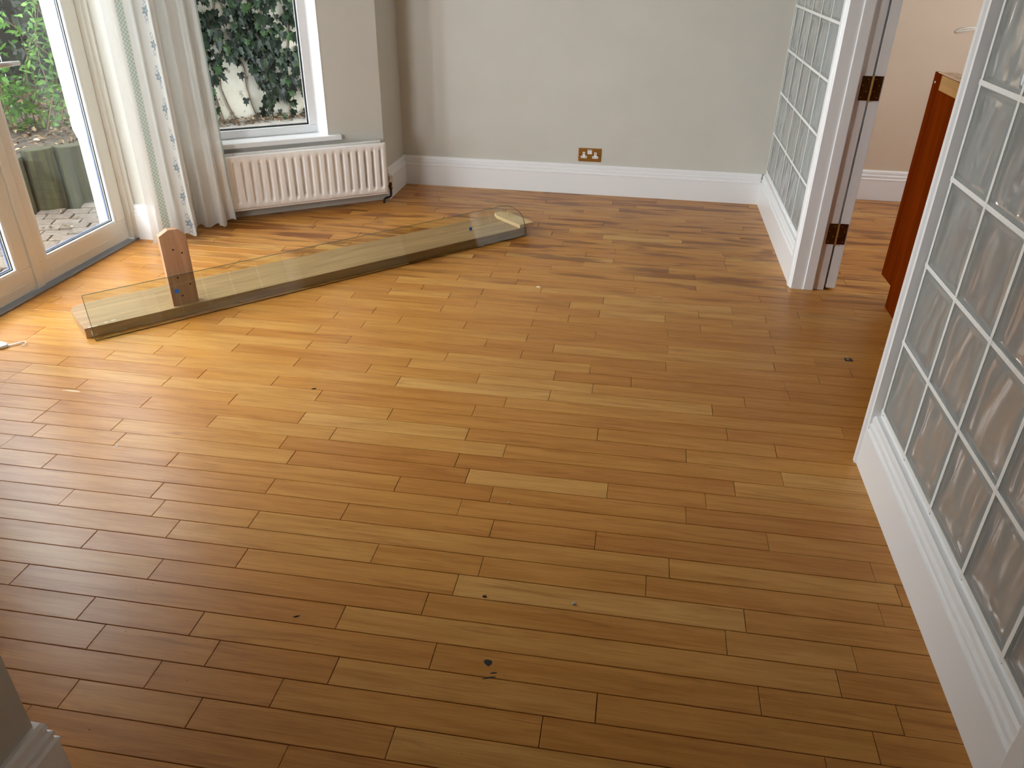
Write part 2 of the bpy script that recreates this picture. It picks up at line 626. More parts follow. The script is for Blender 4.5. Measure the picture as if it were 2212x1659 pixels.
def bay_window(name, fr, label):
    w = empty(name)
    struct(w, label, 'window')
    a0, a1 = WS0, WS1 - 0.038
    fo0, fo1 = 0.10, 0.165
    fw = 0.045
    zt, zb = WZ1, WZ0 + 0.012
    # white reveal lining on the right
    MB().hexa([fr(WS1 - 0.001, -0.002, zb - 0.01), fr(WS1 - 0.004, -0.002, zb - 0.01), fr(WS1 - 0.045, fo0 + 0.01, zb - 0.01), fr(WS1 - 0.036, fo0 + 0.01, zb - 0.01), fr(WS1 - 0.001, -0.002, zt), fr(WS1 - 0.004, -0.002, zt), fr(WS1 - 0.045, fo0 + 0.01, zt), fr(WS1 - 0.036, fo0 + 0.01, zt)]).build('reveal_lining', 'white_gloss', w)
    for nm, q in (('frame_rail', (a0, a1, fo0, fo1, zb, zb + fw)), ('frame_rail', (a0, a1, fo0, fo1, zt - fw, zt)), ('frame_stile', (a0, a0 + fw, fo0, fo1, zb + fw, zt - fw)), ('frame_stile', (a1 - fw, a1, fo0, fo1, zb + fw, zt - fw))):
        MB().obox(fr, *q, bevel=0.006).build(nm, 'upvc', w)
    g0, g1, gz0, gz1 = a0 + fw, a1 - fw, zb + fw, zt - fw
    b = MB()
    for q in ((g0, g1, gz0, gz0 + 0.005), (g0, g1, gz1 - 0.005, gz1), (g0, g0 + 0.005, gz0, gz1), (g1 - 0.005, g1, gz0, gz1)):
        b.obox(fr, q[0], q[1], fo0 + 0.022, fo0 + 0.048, q[2], q[3])
    b.build('gasket', 'seal_black', w)
    MB().obox(fr, g0 + 0.003, g1 - 0.003, fo0 + 0.030, fo0 + 0.036, gz0 + 0.003, gz1 - 0.003).build('pane', 'window_glass', w)
    # sill board with rounded nose
    b = MB()
    b.obox(fr, WS0 - 0.06, WS1 + 0.069, -0.034, 0.0, WZ0 - 0.016, WZ0 + 0.012, bevel=0.005)
    b.obox(fr, WS0, WS1 - 0.002, -0.004, fo0 + 0.01, WZ0 - 0.016, WZ0 + 0.0118)
    b.build('window_sill', 'white_gloss', w)
    return w


fr_a = lambda s, off, z: bay(s, off, z)
fr_b = lambda s, off, z: mir(bay(s, off, z))
bay_wall('wall_bay', fr_a, 'greige angled bay wall around the ivy window, above the radiator')
bay_window('window_1', fr_a, 'white framed bay window looking onto an ivy wall')
bay_wall('wall_bay_near', fr_b, 'greige angled bay wall nearest the camera, out of view on the left')
bay_window('window_2', fr_b, 'white framed bay window nearest the camera, out of view on the left')
portal('window_portal', bay(-0.72, 0.2, 1.25), -N_BAY, 0.78, 1.6)
nb = mir(-N_BAY) - mir((0, 0, 0))
portal('window_portal', mir(bay(-0.72, 0.2, 1.25)), nb, 0.78, 1.6)

# piers either side of the patio doors
PX, PY = -2.645, 3.675
for name, f, lab in (('wall_left', lambda v: Vector(v), 'narrow greige pier between patio doors and white curtain'), ('wall_left_near', mir, 'narrow greige pier on the near side of the patio doors, out of view')):
    pts = [(PX, PY, 0), (-2.52, PY, 0), (-2.52, 3.99, 0), (-2.62, 4.10, 0), (-2.90, 3.90, 0), (-2.90, 3.70, 0), (-2.76, PY + 0.02, 0)]
    pts = [f((p[0], p[1], -0.05)) for p in pts]
    o = MB().prism(pts, (0, 0, CEIL + 0.05)).build(name, 'wall_paint')
    struct(o, lab, 'wall')
o = MB().box(-2.86, -2.66, 2 * YM - 3.70, 3.70, 2.12, CEIL).build('wall_lintel', 'wall_paint')
struct(o, 'greige strip of wall above the patio doors', 'wall')
# nib wall at bottom left and the room behind the camera
NX, NY = -0.979, 0.745
o = MB().box(-1.60, NX, -1.6, NY, -0.05, CEIL).build('wall_nib', 'wall_paint')
struct(o, 'grey-green wall end with white skirting at the bottom left corner', 'wall')
o = MB().hexa([(RX - 0.3, NY, -0.05), (RX, NY, -0.05), (RX, mir(O_BAY).y, -0.05), (RX - 0.3, mir(O_BAY).y, -0.05), (RX - 0.3, NY, CEIL), (RX, NY, CEIL), (RX, mir(O_BAY).y, CEIL), (RX - 0.3, mir(O_BAY).y, CEIL)]).build('wall_return_near', 'wall_paint')
struct(o, 'narrow greige return wall on the near side of the bay, out of view', 'wall')
o = MB().box(-1.7, 3.4, -1.8, -1.6, -0.05, CEIL).build('wall_front', 'wall_paint')
struct(o, 'greige wall behind the camera, out of view', 'wall')
o = MB().box(-3.05, 3.4, -1.8, 5.7, CEIL, CEIL + 0.15).build('ceiling', 'ceiling_paint')
struct(o, 'flat white ceiling above the view', 'ceiling')
# other room
YO = 5.335
o = MB().box(0.96, 3.4, YO, YO + 0.2, -0.05, CEIL).build('wall_other_room', 'peach_paint')
struct(o, 'peach painted wall of the next room seen through the doorway', 'wall')
b = MB()
b.box(3.2, 3.4, -1.6, 3.6, -0.05, CEIL)
b.box(3.2, 3.4, 4.5, YO, -0.05, CEIL)
b.box(3.2, 3.4, 3.6, 4.5, -0.05, 1.05)
b.box(3.2, 3.4, 3.6, 4.5, 1.95, CEIL)
o = b.build('wall_other_room_side', 'peach_paint')
struct(o, 'peach side wall of the next room with its window, out of view', 'wall')
portal('window_portal', (3.3, 4.05, 1.5), (-1, 0, 0), 0.9, 0.9)

# ------------------------------------------------------------------ floor: every strip a board
TH = 0.009
BOUND = [0.2282, 0.3048, 0.3814, 0.458, 0.5346, 0.6112, 0.6879, 0.7651, 0.8416, 0.9176, 0.9941, 1.0708, 1.1477, 1.2245, 1.3014, 1.3784, 1.4552, 1.5323, 1.609, 1.6854, 1.7617, 1.8381, 1.9145, 1.9905, 2.0666, 2.1427, 2.2186, 2.2946, 2.3704, 2.446, 2.5216, 2.5971, 2.6723, 2.7469, 2.8216, 2.8967, 2.9719, 3.0473, 3.1224, 3.1976, 3.2728, 3.3478, 3.4232, 3.4984, 3.5732, 3.6486, 3.7242, 3.8002, 3.8761, 3.951, 4.0264, 4.1018, 4.1765, 4.2524, 4.327, 4.4042, 4.4793, 4.5564, 4.6328, 4.7093, 4.7861, 4.8615, 4.9394, 5.0159, 5.0936, 5.1694, 5.246, 5.3226]
JOINTS = {11: [-0.82, -0.39], 12: [-0.67, -0.09], 13: [-1.15, -0.86, -0.57, 0.02], 14: [-1.23, -0.94, -0.36, 0.37], 15: [-0.61, 0.55], 16: [-1.14, -0.42, 0.31], 17: [-1.38, -0.94, -0.36, 0.36], 18: [-1.18, -0.6, -0.31, 0.12], 19: [-1.27, -0.98, 0.18], 20: [-1.32, -0.74, -0.31, -0.02, 0.71], 21: [-1.73, -1.0, -0.42, 0.45], 22: [-1.36, -0.63, -0.34, 0.23], 23: [-1.59, -1.0, -0.43, 0.0], 24: [-1.94, -1.65, -1.06, -0.48, 0.38], 25: [-1.94, -1.35, -0.92, -0.34, 0.53], 26: [-1.64, -1.06, -0.48, 0.24], 27: [-1.94, -1.35, -0.77, -0.05, 0.53], 28: [-1.65, -1.06, -0.49, 0.38], 29: [-1.26, -0.39, 0.77], 30: [-1.98, -1.68, -0.81, -0.24, 0.34], 31: [-1.82, -1.24, -0.95, -0.52, -0.09, 0.46], 32: [-1.53, -0.81, -0.24, 0.05], 33: [-1.84, -1.25, -0.68, -0.11, 0.62], 34: [-1.54, -1.11, -0.39, 0.18], 35: [-1.71, -1.27, -0.55, -0.27, 0.6], 36: [-1.1, -0.39, 0.19], 37: [-1.25, -0.96, -0.67, -0.11, 0.62], 38: [-1.1, -0.39, 0.19], 39: [-1.39, -0.81, -0.24, 0.33, 0.62], 40: [-1.54, -1.25, -0.67, -0.39, -0.11, 0.18], 41: [-1.1, -0.81, -0.25, 0.33], 42: [-0.96, -0.67, -0.1, 0.48, 0.77], 43: [-1.11, -0.4, 0.17], 44: [-0.82, -0.53, 0.04, 0.62], 45: [-0.67, 0.33], 46: [-0.54, 0.03, 0.76], 47: [-0.67, -0.39, 0.33], 48: [-0.23, 0.2], 49: [-0.65, -0.08], 50: [-0.79, -0.23, 0.49], 51: [-0.65, -0.08, 0.21], 52: [-0.37, 0.49], 53: [-0.1], 54: [-0.16, 0.28], 55: [-0.36, 0.21], 56: [0.03], 57: [-0.17, 0.11, 0.4], 58: [-1.21, -0.5, 0.64], 59: [-1.41, 0.31], 60: [0.55], 61: [-1.24, -0.09], 62: [-0.56, 0.01], 63: [-1.0, -0.14], 64: [-1.15, -0.58, 0.14], 65: [-0.73, -0.15, 0.42]}

floor = empty('floor')
struct(floor, 'varnished maple strip floor of staggered honey brown boards', 'floor')
b = MB()
b.box(-2.75, 3.2, -1.6, 5.34, -0.06, -0.0165)
b.build('subfloor', 'floor_gap', floor)
rng = random.Random(11)


def clip(poly, nx, ny, c):
    out = []
    for i in range(len(poly)):
        p, q = poly[i], poly[(i + 1) % len(poly)]
        dp, dq = nx * p[0] + ny * p[1] - c, nx * q[0] + ny * q[1] - c
        if dp <= 0:
            out.append(p)
        if dp * dq < 0:
            k = dp / (dp - dq)
            out.append((p[0] + (q[0] - p[0]) * k, p[1] + (q[1] - p[1]) * k))
    return out


cb = N_BAY.dot(O_BAY) + 0.03
mo = mir(O_BAY)
boards = []
ybs = []
yy = BOUND[0]
while yy > -1.5:
    yy -= 0.0766
    ybs.insert(0, yy)
allb = ybs + BOUND + [5.34]
for r in range(len(allb) - 1):
    y0, y1 = allb[r], allb[r + 1]
    n = r - len(ybs) + 2
    ym_ = (y0 + y1) / 2
    if ym_ < NY + 0.01:
        xl = NX - 0.01
    elif ym_ < mo.y or ym_ > O_BAY.y:
        xl = RX - 0.02
    else:
        xl = -2.652
    xr = 3.19
    if ym_ > YB + 0.05:
        xl = 0.99
    js = list(JOINTS.get(n, []))
    if ym_ > YB:
        js = []
    if not js:
        js = [rng.uniform(-0.6, 0.4)]
    js.sort()
    # fill out to both walls in the module of the floor
    full = [js[0]]
    for a in js[1:]:
        gapw = a - full[-1]
        if gapw > 1.35:
            full.append(full[-1] + rng.choice((0.575, 0.86)))
        full.append(a)
    while full[0] > xl + 0.3:
        full.insert(0, full[0] - rng.choice((0.29, 0.575, 0.575, 0.86)))
    while full[-1] < xr - 0.3:
        full.append(full[-1] + rng.choice((0.29, 0.575, 0.575, 0.86)))
    xs = [xl] + [x for x in full if xl + 0.06 < x < xr - 0.06] + [xr]
    for x0, x1 in zip(xs, xs[1:]):
        boards.append((x0, x1, y0, y1))

G = 0.0008
items = []
for x0, x1, y0, y1 in boards:
    g0 = rng.uniform(0.5, 1.4) * G
    poly = [(x0 + g0, y0 + G + TH * x0), (x1 - g0, y0 + G + TH * x1), (x1 - g0, y1 - G + TH * x1), (x0 + g0, y1 - G + TH * x0)]
    if 3.5 < y1 and y0 < O_BAY.y and x0 < -1.5:
        poly = clip(poly, N_BAY.x, N_BAY.y, cb)
    if (y0 < 2.3) and x0 < -1.5 and y1 > mo.y:
        nbm = mir(N_BAY) - mir((0, 0, 0))
        poly = clip(poly, nbm.x, nbm.y, nbm.dot(mo) + 0.03)
    if len(poly) < 3:
        continue
    cx = sum(p[0] for p in poly) / len(poly)
    cy = sum(p[1] for p in poly) / len(poly)
    pr = [project((p[0], p[1], 0)) for p in poly]
    area = 0
    if all(pr):
        pc = [(min(max(q[0], 0), IMG_W), min(max(q[1], 0), IMG_H)) for q in pr]
        area = abs(sum(pc[i][0] * pc[(i + 1) % len(pc)][1] - pc[(i + 1) % len(pc)][0] * pc[i][1] for i in range(len(pc)))) / 2
        # what the glass block wall and the nib wall hide does not show
        if cx > 0.83 and cy * 0.354 < cx * 0.98:
            area *= 0.02
        if cx < NX and cy < NY:
            area = 0
    items.append((area, poly))
items.sort(key=lambda q: -q[0])


def board_mesh(bm, poly, cx, cy, dz):
    zt, zb_ = 0.0 + dz, -0.016
    ch = 0.0009
    ins = []
    n = len(poly)
    for i in range(n):
        p = poly[i]
        dx, dy = cx - p[0], cy - p[1]
        ins.append((p[0] + (ch if dx > 0 else -ch), p[1] + (ch if dy > 0 else -ch)))
    top = [bm.verts.new((q[0] - cx, q[1] - cy, zt)) for q in ins]
    mid = [bm.verts.new((q[0] - cx, q[1] - cy, zt - ch)) for q in poly]
    bot = [bm.verts.new((q[0] - cx, q[1] - cy, zb_)) for q in poly]
    bm.faces.new(top)
    for a, c_ in ((top, mid), (mid, bot)):
        for i in range(n):
            bm.faces.new((a[i], c_[i], c_[(i + 1) % n], a[(i + 1) % n]))


rest = bmesh.new()
for k, (area, poly) in enumerate(items):
    cx = sum(p[0] for p in poly) / len(poly)
    cy = sum(p[1] for p in poly) / len(poly)
    dz = rng.uniform(-0.0002, 0.0)
    if k < 300:
        bm = bmesh.new()
        board_mesh(bm, poly, cx, cy, dz)
        bmesh.ops.recalc_face_normals(bm, faces=bm.faces)
        me = bpy.data.meshes.new('board')
        bm.to_mesh(me)
        bm.free()
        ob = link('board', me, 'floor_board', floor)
        ob.location = (cx, cy, 0)
    else:
        board_mesh(rest, poly, 0, 0, dz)
bmesh.ops.recalc_face_normals(rest, faces=rest.faces)
me = bpy.data.meshes.new('board_rows')
rest.to_mesh(me)
rest.free()
tag(link('board_rows', me, 'floor_board', floor), kind='stuff')

# ------------------------------------------------------------------ skirting and casings
o = MB().sweep([(XR - 0.0, YW), (RX, YW), (RX, O_BAY.y + 0.012)], SKIRT, side=1).build('baseboard_back', 'white_gloss')
struct(o, 'white moulded skirting along the back wall, turning into the bay', 'skirting')
o = MB().sweep([(-2.52, PY), (PX, PY)], SKIRT, side=1).build('baseboard_left', 'white_gloss')
struct(o, 'short white moulded skirting beside the patio doors and curtain', 'skirting')
o = MB().sweep([(XR + 0.020, YB), (XR + 0.020, 3.70)], SKIRT, side=-1).build('baseboard_right_far', 'white_gloss')
struct(o, 'white moulded skirting under the far glass block panel', 'skirting')
o = MB().sweep([(XR + 0.020, 2.150), (XR + 0.020, 1.00)], SKIRT, side=-1).build('baseboard_right_near', 'white_gloss')
struct(o, 'white moulded skirting under the near glass block panel', 'skirting')
o = MB().sweep([(NX - 0.3, NY), (NX, NY), (NX, -1.6)], SKIRT, side=1).build('baseboard_nib', 'white_gloss')
struct(o, 'white moulded skirting wrapping the wall end at the bottom left corner', 'skirting')
o = MB().sweep([(3.2, YO), (0.99, YO)], SKIRT, side=1).build('baseboard_other_room', 'white_gloss')
struct(o, 'white moulded skirting below the peach wall of the next room', 'skirting')


# ------------------------------------------------------------------ glass block panels
def block_mesh(seed, w, h, dp, nu=30):
    """hollow-look glass block: ribbed rim, wavy faces; local x = -out of wall face, y along, z up"""
    bm = bmesh.new()
    rim = 0.011

    def steps(L):
        e_ = [0.0, 0.003, 0.0065, 0.010, 0.0135, 0.018]
        k_ = nu - 2 * len(e_) + 1
        mid_ = [0.018 + (L - 0.036) * q / (k_ + 1) for q in range(1, k_ + 1)]
        return [q / L for q in e_ + mid_ + [L - q for q in e_[::-1]]]

    us, vs_ = steps(w), steps(h)

    def face(x, sgn, sd):
        grid = []
        for j in range(nu + 1):
            row = []
            for i in range(nu + 1):
                u, v = us[i], vs_[j]
                y, z = (u - 0.5) * w, (v - 0.5) * h
                e = min(u * w, (1 - u) * w, v * h, (1 - v) * h)
                if e < 0.004:
                    d = -0.0005
                elif e < 0.0125:
                    d = -0.0035
                else:
                    q = Vector((y * 26 + z * 5 + sd * 7.3, z * 8 + sd * 3.1, sd))
                    q2 = Vector((y * 80 + z * 9 + sd, z * 13 - sd, sd * 2))
                    amp = max(0.0, min(1.0, (e - 0.0125) / 0.012))
                    d = amp * (0.0062 * noise.noise(q) + 0.0020 * noise.noise(q2)) + 0.0005
                row.append(bm.verts.new((x + sgn * (-d), y, z)))
            grid.append(row)
        for j in range(nu):
            for i in range(nu):
                f = bm.faces.new((grid[j][i], grid[j][i + 1], grid[j + 1][i + 1], grid[j + 1][i]))
                f.smooth = True
        return [grid[0][i] for i in range(nu + 1)] + [grid[j][nu] for j in range(1, nu + 1)] + [grid[nu][i] for i in range(nu - 1, -1, -1)] + [grid[j][0] for j in range(nu - 1, 0, -1)]

    a = face(0.0, 1, seed)
    b_ = face(dp, -1, seed + 40)
    n = len(a)
    for i in range(n):
        f = bm.faces.new((a[i], a[(i + 1) % n], b_[(i + 1) % n], b_[i]))
        f.material_index = 1
    bmesh.ops.recalc_face_normals(bm, faces=bm.faces)
    me = bpy.data.meshes.new('glass_block')
    bm.to_mesh(me)
    bm.free()
    me.materials.append(MATS['block_glass'])
    me.materials.append(MATS['block_edge'])
    return me


BD = 0.044
JW = 0.0120


def panel(name, label, y_edges, z_edges, ya, yb_, zt):
    w = empty(name)
    struct(w, label, 'glass block wall')
    b = MB()
    # joints between blocks, the bed strip and side strips
    for y in y_edges:
        b.box(XW - 0.0008, XW + BD + 0.0008, y - JW / 2, y + JW / 2, z_edges[0] - JW, zt)
    for z in z_edges:
        b.box(XW - 0.0012, XW + BD + 0.0012, ya, yb_, z - JW / 2, z + JW / 2)
    for y in sorted(y_edges)[1:-1]:
        for z in z_edges[1:-1]:
            q = 0.0115
            b.prism([(XW - 0.0016, y - q, z), (XW - 0.0016, y, z - q), (XW - 0.0016, y + q, z), (XW - 0.0016, y, z + q)], (0.006, 0, 0))
    b.build('mortar', 'mortar', w)
    cache = {}
    k = 0
    es = sorted(y_edges)
    for a0, a1 in zip(es, es[1:]):
        for z0, z1 in zip(z_edges, z_edges[1:]):
            key = (round(a1 - a0, 3), round(z1 - z0, 3), k % 4)
            k += 1
            if key not in cache:
                cache[key] = block_mesh(1.7 + 2.3 * (k % 4), a1 - a0 - JW, z1 - z0 - JW, BD)
            ob = link('glass_block', cache[key], None, w)
            ob.location = (XW, (a0 + a1) / 2, (z0 + z1) / 2)
    return w


PB = 0.2335
Z0B = 0.216
ny0 = 2.130
near_y = [ny0 - PB * i for i in range(0, 6)]
near_z = [Z0B + PB * j for j in range(0, 9)]
panel('wall_right_near', 'near glass block panel beside the doorway, brown patches showing through', near_y, near_z, near_y[-1], ny0 + 0.01, near_z[-1])
far_y = [3.705] + [3.775 + 0.2445 * i for i in range(0, 6)] + [5.045]
panel('wall_right_far', 'far glass block panel meeting the back wall', far_y, near_z, 3.70, 5.05, near_z[-1])
# bed of each panel (below the blocks, behind the skirting) and solid wall above / beyond
b = MB()
b.box(XR + 0.020, XW + BD, 3.66, YW, -0.02, 0.190)
b.box(XW + 0.004, XW + BD, 3.66, YW, 0.190, Z0B - JW * 0.9)
b.box(XW, XW + BD, 3.66, YW, near_z[-1], CEIL)
o = b.build('wall_right_base_far', 'white_gloss')
struct(o, 'white plinth below the far glass block panel', 'wall')
b = MB()
b.box(XR + 0.020, XW + BD, 0.955, 2.15, -0.02, 0.190)
b.box(XW + 0.004, XW + BD, 0.955, 2.15, 0.190, Z0B - JW * 0.9)
b.box(XW, XW + BD, 0.955, 2.15, near_z[-1], CEIL)
o = b.build('wall_right_base_near', 'white_gloss')
struct(o, 'white plinth below the near glass block panel', 'wall')
o = MB().box(XW, XW + 0.1, -1.6, 0.955, -0.05, CEIL).build('wall_right_end', 'wall_paint')
struct(o, 'greige wall past the near glass block panel, out of view', 'wall')
o = MB().box(XW + 0.004, XW + BD, 2.15, 3.66, 2.06, CEIL).build('wall_right_over_door', 'wall_paint')
struct(o, 'greige wall above the doorway to the next room', 'wall')
# quarter beads where blocks meet the white frame
# casing and lining of the doorway, far side
CAS = [(0, 0), (0.014, 0), (0.018, 0.006), (0.018, 0.014), (0.022, 0.018), (0.022, 0.05), (0.019, 0.056), (0.012, 0.062), (0, 0.064)]
d1 = empty('trim_1')
struct(d1, 'white moulded casing and stepped jamb on the far side of the doorway', 'door casing')
b = MB()
pts = [(XR + 0.004 - 0.0, 3.70, 0), (XR - 0.004, 3.695, 0), (XR - 0.004, 3.665, 0), (XR + 0.002, 3.660, 0), (XR + 0.002, 3.648, 0), (XR + 0.008, 3.643, 0), (XR + 0.008, 3.635, 0), (XR + 0.064, 3.635, 0), (XR + 0.064, 3.70, 0)]
b.prism(pts, (0, 0, 2.06)).build('casing', 'white_gloss', d1)
MB().box(XR + 0.063, XR + 0.108, 3.629, 3.70, 0, 2.05, bevel=0.003).build('door_stop', 'white_gloss', d1)
MB().box(XR + 0.108, XR + 0.160, 3.646, 3.70, 0, 2.05, bevel=0.002).build('jamb', 'white_gloss', d1)
# near side
d2 = empty('trim_2')
struct(d2, 'white moulded casing on the near side of the doorway beside glass blocks', 'door casing')
pts = [(XR + 0.10, 2.200, 0), (XR + 0.012, 2.200, 0), (XR + 0.004, 2.196, 0), (XR + 0.004, 2.190, 0), (XR - 0.006, 2.184, 0), (XR - 0.006, 2.168, 0), (XR + 0.000, 2.163, 0), (XR + 0.000, 2.150, 0), (XR + 0.100, 2.134, 0)]
MB().prism(pts, (0, 0, 2.06)).build('casing', 'white_gloss', d2)
MB().box(XR + 0.0, XR + 0.19, 2.15, 3.70, 2.045, 2.065).build('head_lining', 'white_gloss', d2)
# casing at the camera end of the near panel
o = MB().prism([(XR + 0.03, 1.005, 0), (XR - 0.030, 1.000, 0), (XR - 0.036, 0.990, 0), (XR - 0.036, 0.945, 0), (XR - 0.026, 0.93, 0), (XR + 0.03, 0.93, 0)], (0, 0, 2.06), bevel=0.002).build('trim_3', 'white_gloss')
struct(o, 'white casing edge at the bottom right corner closing the near skirting', 'door casing')

# ------------------------------------------------------------------ interior door folded back, with brass hinges
d = empty('door_2')
struct(d, 'white door folded back behind the far glass blocks, edge and hinges showing', 'door')
DX0, DX1, DY0 = XR + 0.170, XR + 0.212, 3.650
MB().box(DX0, DX1, DY0, DY0 + 0.78, 0.012, 2.03, bevel=0.002).build('door_leaf', 'white_gloss', d)
for zc in (0.279, 0.917, 1.75):
    h = MB()
    h.box(XR + 0.122, XR + 0.160, 3.6435, 3.6462, zc - 0.049, zc + 0.049)
    h = h.build('hinge', 'brass_dark', d)
    MB().box(DX0 + 0.002, DX0 + 0.036, DY0 - 0.0022, DY0 + 0.0002, zc - 0.049, zc + 0.049).build('hinge_leaf', 'brass_dark', h)
    MB().tube([(XR + 0.1655, 3.6415, zc - 0.052), (XR + 0.1655, 3.6415, zc + 0.052)], 0.0042, 10).build('knuckle', 'brass', h, smooth=False)
    for (xx, zz) in ((0.130, -0.036), (0.148, -0.012), (0.130, 0.012), (0.148, 0.036)):
        MB().tube([(XR + xx, 3.6440, zc + zz), (XR + xx, 3.6428, zc + zz)], 0.0032, 8).build('screw', 'brass', h)
    for (xx, zz) in ((0.196, -0.036), (0.180, -0.012), (0.196, 0.012), (0.180, 0.036)):
        MB().tube([(XR + xx, DY0 - 0.002, zc + zz), (XR + xx, DY0 - 0.0034, zc + zz)], 0.0032, 8).build('screw', 'brass', h)

# ------------------------------------------------------------------ patio doors
pd = empty('door_1')
struct(pd, 'cream glazed patio double doors looking onto the garden', 'door')
DXI = -2.690   # room face of the leaves
LH = 2.06


def door_leaf(y0, y1, gy0, gy1, gz0, lab):
    x0, x1 = DXI - 0.042, DXI
    zb, gz1 = 0.012, LH - 0.10
    b = MB()
    b.box(x0, x1, y0, y1, zb, gz0, bevel=0.003)
    rail = b.build('bottom_rail', 'cream_gloss', pd)
    MB().box(x1 - 0.001, x1 + 0.004, gy0 + 0.004, gy1 + 0.02, 0.052, 0.057, bevel=0.001).build('drip_bead', 'cream_gloss', rail)
    MB().box(x0, x1, y0, y1, gz1, LH, bevel=0.003).build('top_rail', 'cream_gloss', pd)
    MB().box(x0, x1, y0, gy0, gz0, gz1, bevel=0.003).build('stile', 'cream_gloss', pd)
    MB().box(x0, x1, gy1, y1, gz0, gz1, bevel=0.003).build('stile', 'cream_gloss', pd)

    def ring(nm, mat, d0, d1, xa, xb, par):
        b = MB()
        b.box(xa, xb, gy0 + d0, gy1 - d0, gz0 + d0, gz0 + d1)
        b.box(xa, xb, gy0 + d0, gy1 - d0, gz1 - d1, gz1 - d0)
        b.box(xa, xb, gy0 + d0, gy0 + d1, gz0 + d1, gz1 - d1)
        b.box(xa, xb, gy1 - d1, gy1 - d0, gz0 + d1, gz1 - d1)
        return b.build(nm, mat, par)
    ring('glazing_bead', 'upvc', 0.0, 0.014, x1 - 0.016, x1 - 0.002, pd)
    gl = MB().box(x1 - 0.024, x1 - 0.018, gy0 + 0.004, gy1 - 0.004, gz0 + 0.004, gz1 - 0.004).build('pane', 'window_glass', pd)
    ring('gasket', 'seal_black', 0.014, 0.0175, x1 - 0.018, x1 - 0.0155, gl)
    ring('spacer_bar', 'spacer_blue', 0.018, 0.023, x1 - 0.032, x1 - 0.024, gl)
    ring('outer_frame', 'upvc', 0.004, 0.014, x0 + 0.001, x1 - 0.032, gl)
    MB().box(x1 - 0.036, x1 - 0.032, gy0 + 0.012, gy1 - 0.012, gz0 + 0.012, gz1 - 0.012).build('outer_pane', 'window_glass', gl)


door_leaf(2.955, 3.638, 3.012, 3.560, 0.118, '')
door_leaf(2 * YM - 3.638, 2.912, 2 * YM - 3.560, 2.838, 0.118, '')
MB().box(DXI - 0.03, DXI + 0.010, 2.913, 2.957, 0.012, LH, bevel=0.003).build('meeting_strip', 'cream_gloss', pd)
for sgn in (0, 1):
    f = (lambda y: y) if not sgn else (lambda y: 2 * YM - y)
    ya, yb_ = sorted((f(3.640), f(3.700)))
    MB().box(-2.76, -2.668, ya, yb_, -0.01, 2.12, bevel=0.003).build('frame_post', 'cream_gloss', pd)
    ya, yb_ = sorted((f(3.660), f(3.676)))
    MB().box(-2.672, -2.646, ya, yb_, 0, 2.12, bevel=0.004).build('frame_bead', 'cream_gloss', pd)
MB().box(-2.76, -2.65, 2 * YM - 3.70, 3.70, LH + 0.004, 2.12).build('frame_head', 'cream_gloss', pd)
b = MB()
b.box(-2.80, -2.653, 2 * YM - 3.665, 3.662, -0.06, 0.004, bevel=0.002)
b.box(-2.658, -2.651, 2 * YM - 3.665, 3.662, 0.002, 0.008, bevel=0.001)
b.build('threshold', 'aluminium', pd)
# lever handle on the right leaf
hd = MB().box(DXI, DXI + 0.009, 2.968, 2.998, 0.87, 1.07, bevel=0.004).build('handle_plate', 'steel', pd)
MB().tube([(DXI + 0.005, 2.985, 0.962), (DXI + 0.045, 2.985, 0.962), (DXI + 0.052, 3.000, 0.962), (DXI + 0.053, 3.06, 0.960), (DXI + 0.053, 3.125, 0.958)], [0.010, 0.010, 0.011, 0.0105, 0.009], 12).build('lever', 'steel', hd, smooth=True)
portal('patio_portal', (-2.80, YM, 1.05), (1, 0, 0), 1.45, 2.0)

# ------------------------------------------------------------------ radiator
r = empty('radiator')
tag(r, 'white double panel radiator with vertical flutes below the bay window', 'radiator')
RS0, RS1, RZ0, RZ1 = -1.06, -0.022, 0.070, 0.373
NF, FS0, FP = 21, -0.057, 0.0477


